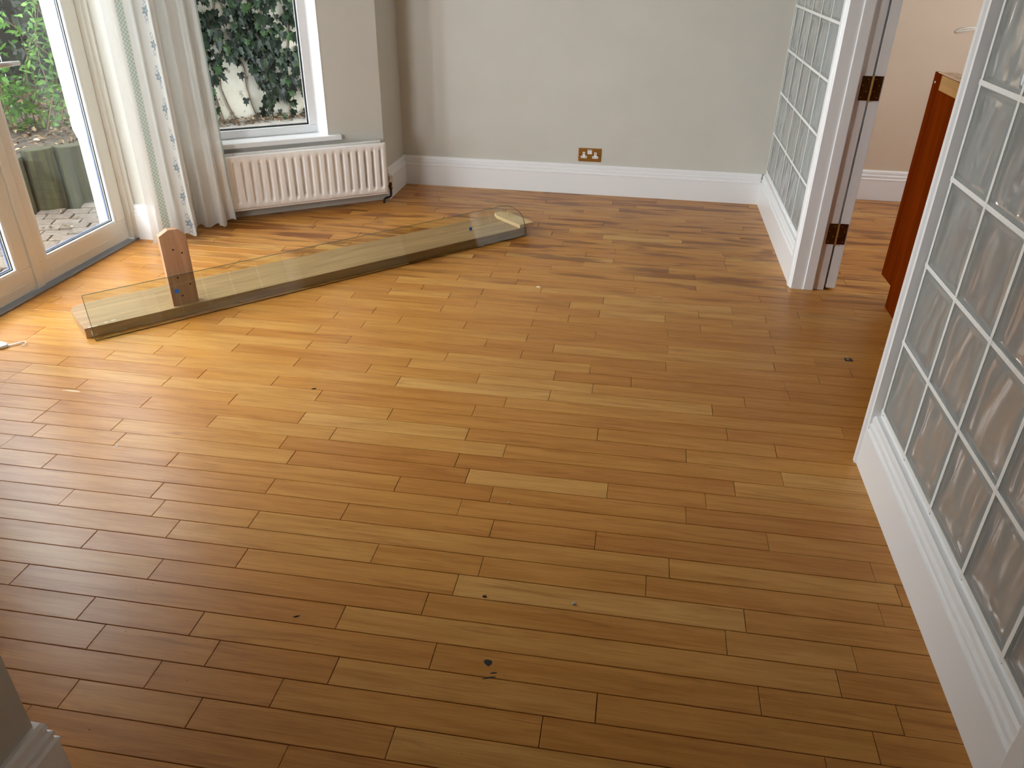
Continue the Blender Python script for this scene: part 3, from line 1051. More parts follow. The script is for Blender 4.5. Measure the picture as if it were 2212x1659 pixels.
def radiator_panel(off, s0, s1, z0, z1, name, flutes=True):
    bm = bmesh.new()
    ss = [s0, s0 + 0.006]
    if flutes:
        prof = [(q, 0) for q in (-0.0135, -0.0118, -0.0095, -0.0072, -0.005, 0.005, 0.0072, 0.0095, 0.0118, 0.0135)]
        for k in range(NF - 1, -1, -1):
            c_ = FS0 - FP * k
            for dx, q in prof:
                if s0 + 0.01 < c_ + dx < s1 - 0.008:
                    ss.append(c_ + dx)
    ss += [s1 - 0.006, s1]
    fz0, fz1 = 0.100, 0.340
    zs = [z0, z0 + 0.006, fz0 - 0.002, fz0 + 0.004, fz0 + 0.010, fz0 + 0.016, (fz0 + fz1) / 2, fz1 - 0.016, fz1 - 0.010, fz1 - 0.004, fz1 + 0.002, z1 - 0.006, z1]

    def depth(s, z):
        if not flutes:
            return 0.0
        kk = round((FS0 - s) / FP)
        if kk < 0 or kk >= NF:
            return 0.0
        dx = abs(s - (FS0 - FP * kk))
        a = 1.0 if dx <= 0.005 else max(0.0, 1 - (dx - 0.005) / 0.0075)
        zz = min(z - fz0, fz1 - z)
        bq = max(0.0, min(1.0, zz / 0.014))
        a = a * a * (3 - 2 * a)
        return 0.016 * a * bq
    front, grid = [], []
    for z in zs:
        row = []
        for s in ss:
            e = min(s - s0, s1 - s, z - z0, z1 - z)
            rnd_ = 0.004 if e < 0.001 else 0.0
            row.append(bm.verts.new(bay(s, off + depth(s, z) + rnd_, z)))
        grid.append(row)
    for j in range(len(zs) - 1):
        for i in range(len(ss) - 1):
            bm.faces.new((grid[j][i], grid[j][i + 1], grid[j + 1][i + 1], grid[j + 1][i])).smooth = True
    ring_ = grid[0] + [g_[-1] for g_ in grid[1:]] + grid[-1][-2::-1] + [g_[0] for g_ in grid[-2:0:-1]]
    back = [bm.verts.new(v.co + N_BAY * 0.012) for v in ring_]
    n = len(ring_)
    for i in range(n):
        bm.faces.new((ring_[i], ring_[(i + 1) % n], back[(i + 1) % n], back[i]))
    bm.faces.new(back)
    bmesh.ops.recalc_face_normals(bm, faces=bm.faces)
    me = bpy.data.meshes.new(name)
    bm.to_mesh(me)
    bm.free()
    return link(name, me, 'radiator_enamel', r)


radiator_panel(-0.100, RS0, RS1, RZ0, RZ1, 'front_panel')
radiator_panel(-0.042, RS0, RS1 - 0.009, RZ0, RZ1 + 0.004, 'back_panel', False)
b = MB()
b.obox(fr_a, RS0 + 0.004, RS1 + 0.004, -0.094, -0.086, RZ0 - 0.008, RZ0 + 0.002, bevel=0.001)
b.obox(fr_a, RS1 - 0.002, RS1 + 0.004, -0.094, -0.084, RZ0 - 0.006, RZ1 - 0.008, bevel=0.001)
b.build('rolled_rim', 'radiator_enamel', r)
for s in (RS0 + 0.03, RS1 - 0.03):
    for z in (RZ0 + 0.03, RZ1 - 0.03):
        MB().tube([bay(s, -0.085, z), bay(s, -0.030, z)], 0.012, 10).build('manifold', 'radiator_enamel', r, smooth=True)
for s in (-0.85, -0.22):
    MB().obox(fr_a, s - 0.015, s + 0.015, -0.032, 0.0, 0.10, 0.34).build('wall_bracket', 'radiator_enamel', r)
# valve and pipe
vx = RS1 + 0.028
vv_ = MB().tube([bay(vx, -0.066, 0.098), bay(vx, -0.066, 0.126)], 0.0095, 12).tube([bay(RS1 - 0.02, -0.066, 0.100), bay(vx, -0.066, 0.100)], 0.0085, 12).build('valve', 'brass_dark', r, smooth=True)
MB().tube([bay(vx, -0.066, 0.124), bay(vx, -0.066, 0.128), bay(vx, -0.066, 0.160), bay(vx, -0.066, 0.164)], [0.010, 0.0135, 0.0145, 0.010], 12).build('valve_cap', 'valve_cap', vv_, smooth=False)
MB().tube([bay(vx, -0.066, 0.090), bay(vx, -0.066, 0.082)], 0.0125, 6).build('valve_nut', 'brass_dark', vv_)
MB().tube([bay(vx, -0.066, 0.085), bay(vx, -0.066, 0.050), bay(vx - 0.004, -0.067, 0.036), bay(vx - 0.016, -0.070, 0.031), bay(vx - 0.038, -0.074, 0.030), bay(vx - 0.050, -0.076, 0.024), bay(vx - 0.053, -0.077, 0.010), bay(vx - 0.053, -0.077, -0.002)], 0.0072, 10).build('pipe', 'pipe_black', r, smooth=True)

# ------------------------------------------------------------------ brass double socket
so = empty('double_socket')
tag(so, 'brass double power socket with white inserts on the back wall', 'socket')
sx, sz = -0.316, 0.2525


def onwall(x, z, dd):
    return (sx + x, YW - dd, sz + z)


b = MB()
b.box(sx - 0.073, sx + 0.073, YW - 0.006, YW, sz - 0.0425, sz + 0.0425, bevel=0.003)
b.build('plate', 'brass', so)
for dx in (-0.037, 0.037):
    b = MB()
    b.box(sx + dx - 0.008, sx + dx + 0.008, YW - 0.0085, YW - 0.005, sz - 0.006, sz + 0.018, bevel=0.001)
    b.box(sx + dx - 0.019, sx + dx + 0.019, YW - 0.0085, YW - 0.005, sz - 0.021, sz - 0.006, bevel=0.001)
    ins = b.build('socket_insert', 'socket_white', so)
    MB().box(sx + dx - 0.002, sx + dx + 0.002, YW - 0.0092, YW - 0.008, sz + 0.004, sz + 0.013).build('pin_slot', 'slot_black', ins)
    MB().box(sx + dx - 0.0135, sx + dx - 0.0075, YW - 0.0092, YW - 0.008, sz - 0.016, sz - 0.012).build('pin_slot', 'slot_black', ins)
    MB().box(sx + dx + 0.0075, sx + dx + 0.0135, YW - 0.0092, YW - 0.008, sz - 0.016, sz - 0.012).build('pin_slot', 'slot_black', ins)
for dx in (-0.0075, 0.0075):
    sw = MB().box(sx + dx - 0.007, sx + dx + 0.007, YW - 0.0105, YW - 0.005, sz + 0.006, sz + 0.034, bevel=0.0015).build('switch_rocker', 'socket_white', so)
    MB().box(sx + dx - 0.004, sx + dx + 0.004, YW - 0.0110, YW - 0.0102, sz + 0.0285, sz + 0.0315).build('red_mark', 'tar_black', sw)
for dx in (-0.060, 0.060):
    MB().tube([onwall(dx, 0, 0.005), onwall(dx, 0, 0.0075)], 0.0035, 10).build('screw', 'brass_dark', so)

# ------------------------------------------------------------------ shelf plank lying on the floor, with upright and batten
PD = Vector((0.685, 0.728, 0)).normalized()
PN = Vector((-PD.y, PD.x, 0))


def pl(s, n_, z):
    return PD * s + PN * n_ + Vector((0, 0, z))


sh = empty('shelf_board')
tag(sh, 'long wooden shelf plank with a chamfered upright lying on the floor', 'shelf board')
PT = 0.044
pts = [(0.342, 3.283), (2.630, 3.283), (2.630, 3.566)]
arc = []
for k in range(9):
    a = math.pi / 2 + k * math.pi / 2 / 8
    arc.append((0.40 + 0.062 * math.cos(a), 3.504 + 0.062 * math.sin(a)))
pts = [(0.345, 3.283), (2.630, 3.283), (2.630, 3.566)] + arc
# local mesh along x so that the grain runs with the plank
b = MB()
b.prism([(p[0], p[1], 0.0005) for p in pts], (0, 0, PT), bevel=0.0015)
plank = b.build('plank', 'plank_wood', sh)
rotp = math.atan2(PD.y, PD.x)
plank.rotation_euler = (0, 0, rotp)
u0, u1, un = 0.704, 0.812, 3.302
zt = 0.372
prof = [(u0, PT), (u1, PT), (u1, zt - 0.026), (u1 - 0.030, zt + 0.004), (u0 + 0.040, zt + 0.006), (u0, zt - 0.016)]
b = MB()
b.prism([(p[1] - PT, p[0], 0) for p in prof], (0, 0, 0.034), bevel=0.0015)
up = b.build('upright', 'upright_wood', sh)
# local x -> up, local y -> along plank, local z -> into room depth (PN)
up.matrix_world = Matrix(((0, PD.x, PN.x, PN.x * un), (0, PD.y, PN.y, PN.y * un), (1, 0, 0, PT), (0, 0, 0, 1)))
up_sh = sh
for (s, z) in ((u0 + 0.045, 0.292), (u0 + 0.078, 0.272), (u0 + 0.040, 0.168), (u0 + 0.085, 0.130), (u0 + 0.045, 0.085)):
    MB().tube([pl(s, un + 0.002, z), pl(s, un - 0.0006, z)], 0.004, 8).build('screw_hole', 'slot_black', up_sh)
b = MB()
b.prism([(3.283, -2.680, 0), (3.283, -2.582, 0), (3.500, -2.582, 0), (3.547, -2.600, 0), (3.547, -2.650, 0), (3.500, -2.680, 0)], (0, 0, 0.019), bevel=0.001)
bat = b.build('cross_batten', 'batten_wood', sh)
# local x -> across plank (PN), local y -> -along plank
bat.matrix_world = Matrix(((PN.x, -PD.x, 0, 0), (PN.y, -PD.y, 0, 0), (0, 0, 1, PT + 0.0005), (0, 0, 0, 1)))
MB().tube([pl(2.635, 3.462, PT + 0.017), pl(2.635, 3.462, PT + 0.052)], 0.0035, 8).build('dowel', 'batten_wood', sh)
for (s0, s1, z0, z1) in ((0.366, 0.371, 0.010, 0.030), (0.372, 0.386, 0.006, 0.010), (0.45, 0.50, 0.003, 0.0048), (0.56, 0.61, 0.003, 0.0046), (0.98, 1.06, 0.003, 0.0046)):
    MB().obox(lambda a, q, z: pl(a, q, z), s0, s1, 3.2826, 3.2834, z0, z1).build('paint_smear', 'filler_white', sh)
for (s0, s1, n0, n1) in ((0.36, 0.395, 3.285, 3.291), (0.425, 0.437, 3.297, 3.303), (0.452, 0.468, 3.303, 3.309)):
    MB().obox(lambda a, q, z: pl(a, q, z), s0, s1, n0, n1, PT, PT + 0.0010).build('paint_smear', 'filler_white', sh)

# glass shelf leaning against the plank
gs = empty('glass_shelf')
tag(gs, 'long clear glass shelf with one rounded corner leaning on the plank', 'glass shelf')
G0 = Vector((-2.112, 2.493, 0))
G1 = Vector((-0.590, 4.146, 0))
GD = (G1 - G0).normalized()
GL = (G1 - G0).length
GN = Vector((-GD.y, GD.x, 0))
tilt = math.radians(13.5)
GU = (GN * math.sin(tilt) + Vector((0, 0, 1)) * math.cos(tilt)).normalized()
GW = GD.cross(GU).normalized()      # towards the camera side
GT = 0.008


def gp(s, h, d_=0.0):
    return G0 + GD * s + GU * h + GW * d_ + Vector((0, 0, 0.001))


HG = 0.188
outl = [(0, 0.0), (GL, 0.0), (GL, 0.07)]
for k in range(13):
    a = k * math.pi / 2 / 12
    outl.append((GL - 0.150 + 0.150 * math.cos(a), 0.065 + (HG - 0.065) * math.sin(a)))
outl += [(0, HG)]
bm = bmesh.new()
# front chamfer added; its dark colour stands for refraction along the edge
inn = [(GL / 2 + (s - GL / 2) * (1 - 0.0034 / GL), HG / 2 + (h - HG / 2) * (1 - 0.0034 / HG)) for s, h in outl]
A0 = [bm.verts.new(gp(s, h, GT)) for s, h in inn]
A = [bm.verts.new(gp(s, h, GT - 0.0012)) for s, h in outl]
B = [bm.verts.new(gp(s, h, 0.0)) for s, h in outl]
bm.faces.new(A0)
bm.faces.new(B[::-1])
for i in range(len(A)):
    f = bm.faces.new((A0[i], A[i], A[(i + 1) % len(A)], A0[(i + 1) % len(A)]))
    f.material_index = 1
for i in range(len(A)):
    f = bm.faces.new((A[i], B[i], B[(i + 1) % len(A)], A[(i + 1) % len(A)]))
    f.material_index = 1
bmesh.ops.recalc_face_normals(bm, faces=bm.faces)
me = bpy.data.meshes.new('pane')
bm.to_mesh(me)
bm.free()
link('pane', me, ['shelf_glass', 'glass_edge'], gs)
for s, h in ((0.354, 0.123), (1.880, 0.104)):
    MB().hexa([gp(s - 0.0085, h - 0.0085, GT), gp(s + 0.0085, h - 0.0085, GT), gp(s + 0.0085, h - 0.0085, GT + 0.0012), gp(s - 0.0085, h - 0.0085, GT + 0.0012), gp(s - 0.0085, h + 0.0085, GT), gp(s + 0.0085, h + 0.0085, GT), gp(s + 0.0085, h + 0.0085, GT + 0.0012), gp(s - 0.0085, h + 0.0085, GT + 0.0012)]).build('tape_square', 'tape_blue', gs)

# ------------------------------------------------------------------ curtain
CP = [(-2.498, 3.556), (-2.484, 3.580), (-2.470, 3.600), (-2.456, 3.626), (-2.444, 3.655), (-2.440, 3.690), (-2.452, 3.730), (-2.430, 3.752), (-2.400, 3.752), (-2.366, 3.738), (-2.376, 3.790), (-2.420, 3.850), (-2.446, 3.905), (-2.414, 3.915), (-2.388, 3.890), (-2.364, 3.880), (-2.352, 3.920), (-2.338, 3.945), (-2.310, 3.925), (-2.284, 3.915), (-2.300, 3.960), (-2.306, 3.982), (-2.276, 3.986), (-2.250, 3.992)]


def catmull(P, n):
    out = []
    for i in range(len(P) - 1):
        p0, p1, p2, p3 = P[max(i - 1, 0)], P[i], P[i + 1], P[min(i + 2, len(P) - 1)]
        for k in range(n):
            t_ = k / n
            out.append(tuple(0.5 * (2 * p1[j] + (p2[j] - p0[j]) * t_ + (2 * p0[j] - 5 * p1[j] + 4 * p2[j] - p3[j]) * t_ ** 2 + (3 * p1[j] - p0[j] - 3 * p2[j] + p3[j]) * t_ ** 3) for j in (0, 1)))
    out.append(P[-1])
    return out


cp = catmull(CP, 7)
ln = [0.0]
for a, c_ in zip(cp, cp[1:]):
    ln.append(ln[-1] + math.hypot(c_[0] - a[0], c_[1] - a[1]))
bm = bmesh.new()
uvl = bm.loops.layers.uv.new('UVMap')
NZ = 40
rows = []
for j in range(NZ + 1):
    k = j / NZ
    row = []
    for i, q in enumerate(cp):
        hem = 0.012 + 0.022 * max(0, (i / len(cp) - 0.8) * 5) + 0.006 * math.sin(i * 0.5)
        z = hem + (2.15 - hem) * k
        w_ = 0.006 * noise.noise(Vector((i * 0.09, z * 1.3, 3.0))) * (1 - k * 0.5)
        w2 = 0.010 * max(0, 0.25 - z) / 0.25 * math.sin(i * 0.33)
        nar = -0.020 * (z / 1.1) * (i / len(cp)) ** 2
        row.append((bm.verts.new((q[0] + (w_ + w2 + nar) * 0.83, q[1] - (w_ - w2) * 0.5, z)), ln[i] / ln[-1], z))
    rows.append(row)
for j in range(NZ):
    for i in range(len(cp) - 1):
        qs = (rows[j][i], rows[j][i + 1], rows[j + 1][i + 1], rows[j + 1][i])
        f = bm.faces.new([q[0] for q in qs])
        f.smooth = True
        for lp, q in zip(f.loops, qs):
            lp[uvl].uv = (q[1], q[2])
me = bpy.data.meshes.new('curtain')
bm.to_mesh(me)
bm.free()
cu = link('curtain', me, 'sheer_curtain')
tag(cu, 'sheer white curtain with green ribbon and grey flower border', 'curtain')

# ------------------------------------------------------------------ brown kitchen unit in the next room
ku = empty('kitchen_unit')
tag(ku, 'reddish brown kitchen unit with notched side panel standing in the next room', 'cabinet')
KX, KF, KT = 1.180, 3.655, 0.992
pts = [(KX, 2.98, 0), (KX, 3.492, 0), (KX, 3.492, 0.105), (KX, KF, 0.098), (KX, KF, KT), (KX, 2.98, KT)]
MB().prism(pts, (0.022, 0, 0), bevel=0.001).build('side_panel', 'mahogany', ku)
MB().prism([(p[0] + 0.56, p[1], p[2]) for p in pts], (0.022, 0, 0)).build('side_panel', 'mahogany', ku)
MB().box(KX + 0.022, KX + 0.56, KF - 0.02, KF, 0.12, 0.975).build('cabinet_door', 'mahogany', ku)
MB().box(KX + 0.022, KX + 0.56, 3.47, 3.488, 0.0, 0.10).build('plinth', 'mahogany', ku)
MB().box(KX + 0.022, KX + 0.56, 2.98, 2.998, 0.10, 0.975).build('back_panel', 'mahogany', ku)
MB().box(KX + 0.022, KX + 0.56, 2.998, KF - 0.022, 0.10, 0.118).build('bottom_panel', 'mahogany', ku)
MB().box(KX - 0.006, KX - 0.0002, 3.00, 3.545, 0.935, KT - 0.001, bevel=0.001).build('top_rail', 'tan_board', ku)
b = MB()
rr = random.Random(4)
for k in range(14):
    yy_ = 3.02 + k * 0.043
    b.box(KX + 0.001, KX + 0.05 + rr.uniform(0, 0.03), yy_, yy_ + 0.0435, KT - 0.004, KT + rr.uniform(0.001, 0.0035))
b.build('torn_edge', 'chipboard', ku)
MB().tube([(KX + 0.0, 3.625, 0.955), (KX - 0.0015, 3.625, 0.955)], 0.004, 8).build('screw_cap', 'paint_fleck', ku)
# wall wires of the missing light, by the glass block edge
wi = empty('cable_ends')
tag(wi, 'pale cut cable ends poking from the peach wall', 'cable')
b = MB().tube([(1.775, YO - 0.0005, 1.015), (1.80, YO - 0.018, 1.034), (1.84, YO - 0.03, 1.042), (1.90, YO - 0.03, 1.044)], 0.0045, 8)
b.build('cable', 'paint_fleck', wi, smooth=True)
MB().tube([(1.775, YO - 0.0005, 1.012), (1.80, YO - 0.022, 1.022), (1.84, YO - 0.026, 1.030), (1.90, YO - 0.02, 1.040)], 0.0045, 8).build('cable', 'paint_fleck', wi, smooth=True)

# ------------------------------------------------------------------ small things on the floor
hk = empty('hook_tool')
tag(hk, 'white plastic handle with a bent wire hook lying at the left edge', 'hook')
b = MB()
b.prism([(-2.56, 2.345, 0.001), (-2.50, 2.318, 0.001), (-2.424, 2.352, 0.001), (-2.412, 2.372, 0.001), (-2.424, 2.388, 0.001), (-2.47, 2.400, 0.001), (-2.56, 2.392, 0.001)], (0, 0, 0.012), bevel=0.003)
b.build('handle', 'pale_plastic', hk)
MB().tube([(-2.42, 2.376, 0.006), (-2.400, 2.397, 0.006), (-2.385, 2.414, 0.007), (-2.369, 2.420, 0.008), (-2.355, 2.408, 0.008), (-2.354, 2.396, 0.006), (-2.362, 2.388, 0.004)], 0.0016, 6).build('wire_hook', 'steel', hk, smooth=True)
MB().tube([(-2.42, 2.371, 0.006), (-2.400, 2.390, 0.006), (-2.385, 2.406, 0.006), (-2.370, 2.410, 0.006)], 0.0014, 6).build('wire_hook', 'steel', hk, smooth=True)


def lump(name, mat, x, y, rx, ry, h, label, cat, seed=0, rot=0.0):
    rr = random.Random(seed)
    n = 9
    b = MB()
    ring = []
    for k in range(n):
        a = 2 * math.pi * k / n
        q = rr.uniform(0.7, 1.15)
        px_, py_ = rx * math.cos(a) * q, ry * math.sin(a) * q
        ring.append((x + px_ * math.cos(rot) - py_ * math.sin(rot), y + px_ * math.sin(rot) + py_ * math.cos(rot)))
    v0 = [b.bm.verts.new((p[0], p[1], 0.0)) for p in ring]
    v1 = [b.bm.verts.new((x + (p[0] - x) * 0.8, y + (p[1] - y) * 0.8, h * 0.75)) for p in ring]
    top = b.bm.verts.new((x, y, h))
    for i in range(n):
        b.bm.faces.new((v0[i], v0[(i + 1) % n], v1[(i + 1) % n], v1[i]))
        b.bm.faces.new((v1[i], v1[(i + 1) % n], top))
    b.bm.faces.new(v0[::-1])
    o = b.build(name, mat)
    return tag(o, label, cat)


lump('paint_chip', 'paint_fleck', -0.418, 3.412, 0.012, 0.005, 0.003, 'white paint chip on boards right of the glass shelf', 'paint chip', 1)
lump('pebble', 'pebble_grey', -0.056, 1.400, 0.0055, 0.0045, 0.006, 'small grey pebble on the floor in the foreground', 'pebble', 2)
lump('black_smudge', 'tar_black', -0.232, 1.186, 0.012, 0.010, 0.0006, 'black triangular smudge on the foreground boards', 'stain', 3)
lump('black_streak', 'tar_black', -0.222, 1.146, 0.020, 0.0024, 0.0005, 'thin black streak below the triangular smudge', 'stain', 4, 0.35)
lump('black_blot', 'tar_black', -0.214, 1.160, 0.008, 0.0022, 0.0005, 'tiny black blot between the smudge and the thin streak', 'stain', 5, 0.3)
bp = empty('bolt_plate')
tag(bp, 'dark metal bolt plate let into the doorway floor', 'bolt plate')
MB().box(0.887, 0.917, 2.894, 2.920, -0.001, 0.0012, bevel=0.0004).build('plate', 'tar_black', bp)
MB().tube([(0.899, 2.908, 0.0008), (0.899, 2.908, 0.0016)], 0.006, 10).build('bolt_hole', 'aluminium', bp)
lump('dead_spider', 'slot_black', -1.095, 2.289, 0.011, 0.004, 0.003, 'tiny dark curled bit lying on the boards in front of the shelf', 'debris', 7, 0.6)
lump('wood_splinter', 'paint_fleck', -1.573, 1.821, 0.003, 0.010, 0.002, 'pale splinter on the boards at the left', 'splinter', 8, 0.3)
lump('wood_crumb', 'batten_wood', -0.283, 1.763, 0.006, 0.004, 0.004, 'pale wood crumb on the middle of the floor', 'crumb', 9)
lump('brown_crumb', 'twig', -0.279, 1.385, 0.006, 0.004, 0.004, 'brown crumb on a board joint left of the grey pebble', 'crumb', 10)
lump('filler_patch', 'filler', -1.945, 2.112, 0.040, 0.006, 0.0005, 'pale scuffed filler along a board joint at the left', 'stain', 11, 0.0)
lump('dark_splinter', 'tar_black', -0.716, 1.240, 0.009, 0.0016, 0.002, 'dark sliver on the foreground boards', 'splinter', 12, 0.5)
lump('cream_crumb', 'batten_wood', -0.637, 1.168, 0.0026, 0.0026, 0.002, 'cream speck beside a foreground board joint', 'crumb', 13)

# ------------------------------------------------------------------ garden
pav = empty('patio_paving')
struct(pav, 'brown block paving outside the patio doors', 'paving')
b = MB().box(-7.0, -2.80, -1.0, 8.5, -0.30, -0.125)
b.build('bedding', 'soil', pav)
SD = Vector((0.579, 0.815, 0)).normalized()      # along the timber edging
SNV = Vector((-SD.y, SD.x, 0))
SB = Vector((-3.773, 4.248, 0))
pm = {}
rr = random.Random(5)
cnt = 0
ang_ = math.radians(20)
for i in range(-14, 20):
    for j in range(-30, 30):
        lx, ly = j * 0.155 + (i % 2) * 0.077, i * 0.108
        x = -3.35 + lx * math.cos(ang_) - ly * math.sin(ang_)
        y = 3.6 + lx * math.sin(ang_) + ly * math.cos(ang_)
        if not (-4.3 < x < -2.85 and 2.3 < y < 5.0):
            continue
        if SNV.dot(Vector((x, y, 0)) - SB) > -0.04:
            continue
        key = rr.randrange(3)
        if key not in pm:
            q = MB().box(-0.0735, 0.0735, -0.050, 0.050, -0.05, 0.0, bevel=0.005)
            bmesh.ops.recalc_face_normals(q.bm, faces=q.bm.faces)
            me = bpy.data.meshes.new('paver')
            q.bm.to_mesh(me)
            q.bm.free()
            me.materials.append(MATS['paver'])
            pm[key] = me
        if cnt < 290:
            ob = link('paver', pm[key], None, pav)
            ob.location = (x, y, -0.1 + rr.uniform(-0.006, 0.006))
            ob.rotation_euler = (rr.uniform(-.02, .02), rr.uniform(-.02, .02), ang_ + rr.uniform(-.03, .03))
            cnt += 1

# timber edging: upright half logs
te = empty('timber_edging')
tag(te, 'mossy green upright timber edging holding back the flower bed', 'edging')
k = 0
s = -1.6
rr = random.Random(9)
while s < 1.05:
    w = rr.uniform(0.15, 0.21)
    b = MB()
    ring = []
    n = 8
    for q in range(n):
        a = math.pi + math.pi * q / (n - 1)
        ring.append(SB + SD * (s + w / 2 + math.cos(a) * w * 0.49) + SNV * (0.02 + math.sin(a) * 0.055))
    ring += [SB + SD * (s + w * 0.99) + SNV * 0.07, SB + SD * (s + w * 0.01) + SNV * 0.07]
    h = 0.26 + rr.uniform(-0.02, 0.02)
    b.prism([(p.x, p.y, -0.13) for p in ring], (0, 0, h + 0.13), bevel=0.006)
    b.build('timber', 'sleeper_timber', te)
    s += w + 0.006

# raised bed of soil
b = MB()
bm = b.bm
nx_, ny_ = 50, 26
gv = []
for j in range(ny_ + 1):
    row = []
    for i in range(nx_ + 1):
        a = -1.6 + 4.4 * i / nx_
        d_ = 0.06 + 2.2 * j / ny_
        p = SB + SD * a + SNV * d_
        z = 0.235 + 0.06 * d_ + 0.03 * noise.noise(Vector((p.x * 4, p.y * 4, 0)))
        row.append(bm.verts.new((p.x, p.y, z)))
    gv.append(row)
for j in range(ny_):
    for i in range(nx_):
        bm.faces.new((gv[j][i], gv[j][i + 1], gv[j + 1][i + 1], gv[j + 1][i])).smooth = True
o = b.build('flower_bed', 'soil')
tag(o, 'raised bed of brown soil and leaf litter behind the timber edging', 'soil', kind='stuff')
# strip of bed under the ivy wall
IV0, IV1 = Vector((-3.005, 5.445, 0)), Vector((-2.560, 5.866, 0))
ID = (IV1 - IV0).normalized()
IN = Vector((-ID.y, ID.x, 0))
lf = lambda a, d_, z: IV0 + ID * a + IN * d_ + Vector((0, 0, z))
b = MB()
b.obox(lf, -1.0, 1.9, -0.30, 0.0, -0.2, 0.262)
b.obox(lf, -1.0, 1.9, -0.34, -0.18, -0.2, 0.255, bevel=0.01)
o = b.build('ledge', 'concrete')
tag(o, 'low concrete ledge at the foot of the ivy wall', 'ledge')
o = MB().obox(lf, -1.0, 2.4, 0.0, 0.2, -0.2, 3.0).build('wall_garden', 'whitewash')  # unseen top raised to cut the sky light on the ivy
struct(o, 'whitewashed garden wall behind the ivy outside the bay window', 'wall')
# dark fence behind the shrubs
fe0 = SB + SNV * 2.25
b = MB()
fe = empty('garden_fence')
tag(fe, 'dark timber fence in shade behind the shrub', 'fence')
for k in range(22):
    a = -2.0 + k * 0.2
    MB().obox(lambda a_, d_, z: SB + SD * a_ + SNV * d_ + Vector((0, 0, z)), a, a + 0.192, 2.2, 2.23, 0.1, 2.4).build('fence_board', 'fence_dark', fe)


def leaf_geo(bm, shape, pos, size, nrm, upv, bend=0.15, fold=0.2):
    nrm = nrm.normalized()
    side = upv.cross(nrm).normalized()
    up_ = nrm.cross(side).normalized()
    vs = []
    for (u, v) in shape:
        vs.append(bm.verts.new(pos + side * u * size + up_ * v * size + nrm * size * (abs(u) * fold - v * v * bend)))
    c_ = bm.verts.new(pos + up_ * 0.35 * size)
    n = len(vs)
    for i in range(n):
        bm.faces.new((vs[i], vs[(i + 1) % n], c_))


IVY = [(0, -0.05), (0.28, -0.2), (0.5, 0.1), (0.3, 0.28), (0.36, 0.62), (0.12, 0.58), (0, 1.0), (-0.12, 0.58), (-0.36, 0.62), (-0.3, 0.28), (-0.5, 0.1), (-0.28, -0.2)]
LAN = [(0, 0), (0.16, 0.25), (0.2, 0.5), (0.1, 0.8), (0, 1.0), (-0.1, 0.8), (-0.2, 0.5), (-0.16, 0.25)]


def single_leaf(name, mat, par, shape, pos, size, nrm, upv):
    bm = bmesh.new()
    leaf_geo(bm, shape, Vector((0, 0, 0)), size, nrm, upv)
    me = bpy.data.meshes.new(name)
    bm.to_mesh(me)
    bm.free()
    o = link(name, me, mat, par)
    o.location = pos
    return o


# ivy on the garden wall; a bare patch low on the left
iv = empty('ivy')
tag(iv, 'dark green ivy climbing the whitewashed wall outside the bay window', 'ivy')
rr = random.Random(21)
mass = bmesh.new()
b = MB()
nl = 0
cand = []
for k in range(8200):
    a = rr.uniform(-0.9, 1.9)
    z = rr.uniform(0.30, 2.6)
    d_ = -abs(rr.gauss(0.03, 0.05)) - 0.01
    dens = 1.0 + 0.9 * noise.noise(Vector((a * 3.1, z * 3.1, 1.5)))
    # bare whitewash patch
    e = ((a - 0.09) / 0.17) ** 2 + ((z - 0.45) / 0.21) ** 2
    if e < 1.0:
        dens = 0.04
    if z < 0.42:
        dens *= 0.45
    if rr.random() > dens:
        continue
    cand.append((a, z, d_))
for a, z, d_ in cand:
    pos = lf(a, d_, z)
    nrm = -IN + Vector((rr.uniform(-.7, .7), rr.uniform(-.7, .7), rr.uniform(-.1, .9)))
    upv = Vector((rr.uniform(-.5, .5), rr.uniform(-.2, .2), -1))
    size = rr.uniform(0.04, 0.078)
    pr = project(pos)
    vis = pr and 400 < pr[0] < 690 and -30 < pr[1] < 285
    if vis and nl < 300 and d_ < -0.03:
        single_leaf('leaf', 'ivy_leaf', iv, IVY, pos, size, nrm, upv)
        nl += 1
    else:
        leaf_geo(mass, IVY, pos, size, nrm, upv)
me = bpy.data.meshes.new('foliage')
mass.to_mesh(me)
mass.free()
tag(link('foliage', me, 'ivy_leaf', iv), kind='stuff')
for k in range(16):
    a = -0.6 + k * 0.14 + rr.uniform(-.04, .04)
    pts = []
    z = 0.26
    while z < 1.9:
        pts.append(lf(a, -0.008, z))
        a += rr.uniform(-.05, .05)
        z += 0.12
    MB().tube(pts, 0.0045, 5).build('stem', 'bark', iv)

# leaf litter on the beds
rr = random.Random(31)
mass = bmesh.new()
for k in range(2200):
    a, d_ = rr.uniform(-1.0, 2.6), rr.uniform(0.05, 1.6)
    p = SB + SD * a + SNV * d_
    p.z = 0.245 + 0.06 * d_ + 0.03 * noise.noise(Vector((p.x * 4, p.y * 4, 0))) + rr.uniform(0, 0.02)
    leaf_geo(mass, LAN, p, rr.uniform(0.03, 0.07), Vector((rr.uniform(-.6, .6), rr.uniform(-.6, .6), 1)), Vector((rr.uniform(-1, 1), rr.uniform(-1, 1), 0.05)), 0.3, 0.5)
for k in range(700):
    a, d_ = rr.uniform(-0.9, 1.5), -0.02 - 0.15 * rr.random() ** 1.3
    p = lf(a, d_, 0.266 + 0.04 * rr.random() * (1 + d_ / 0.2))
    leaf_geo(mass, LAN, p, rr.uniform(0.02, 0.05), Vector((rr.uniform(-.7, .7), rr.uniform(-.7, .7), 1)), Vector((rr.uniform(-1, 1), rr.uniform(-1, 1), 0.05)), 0.3, 0.5)
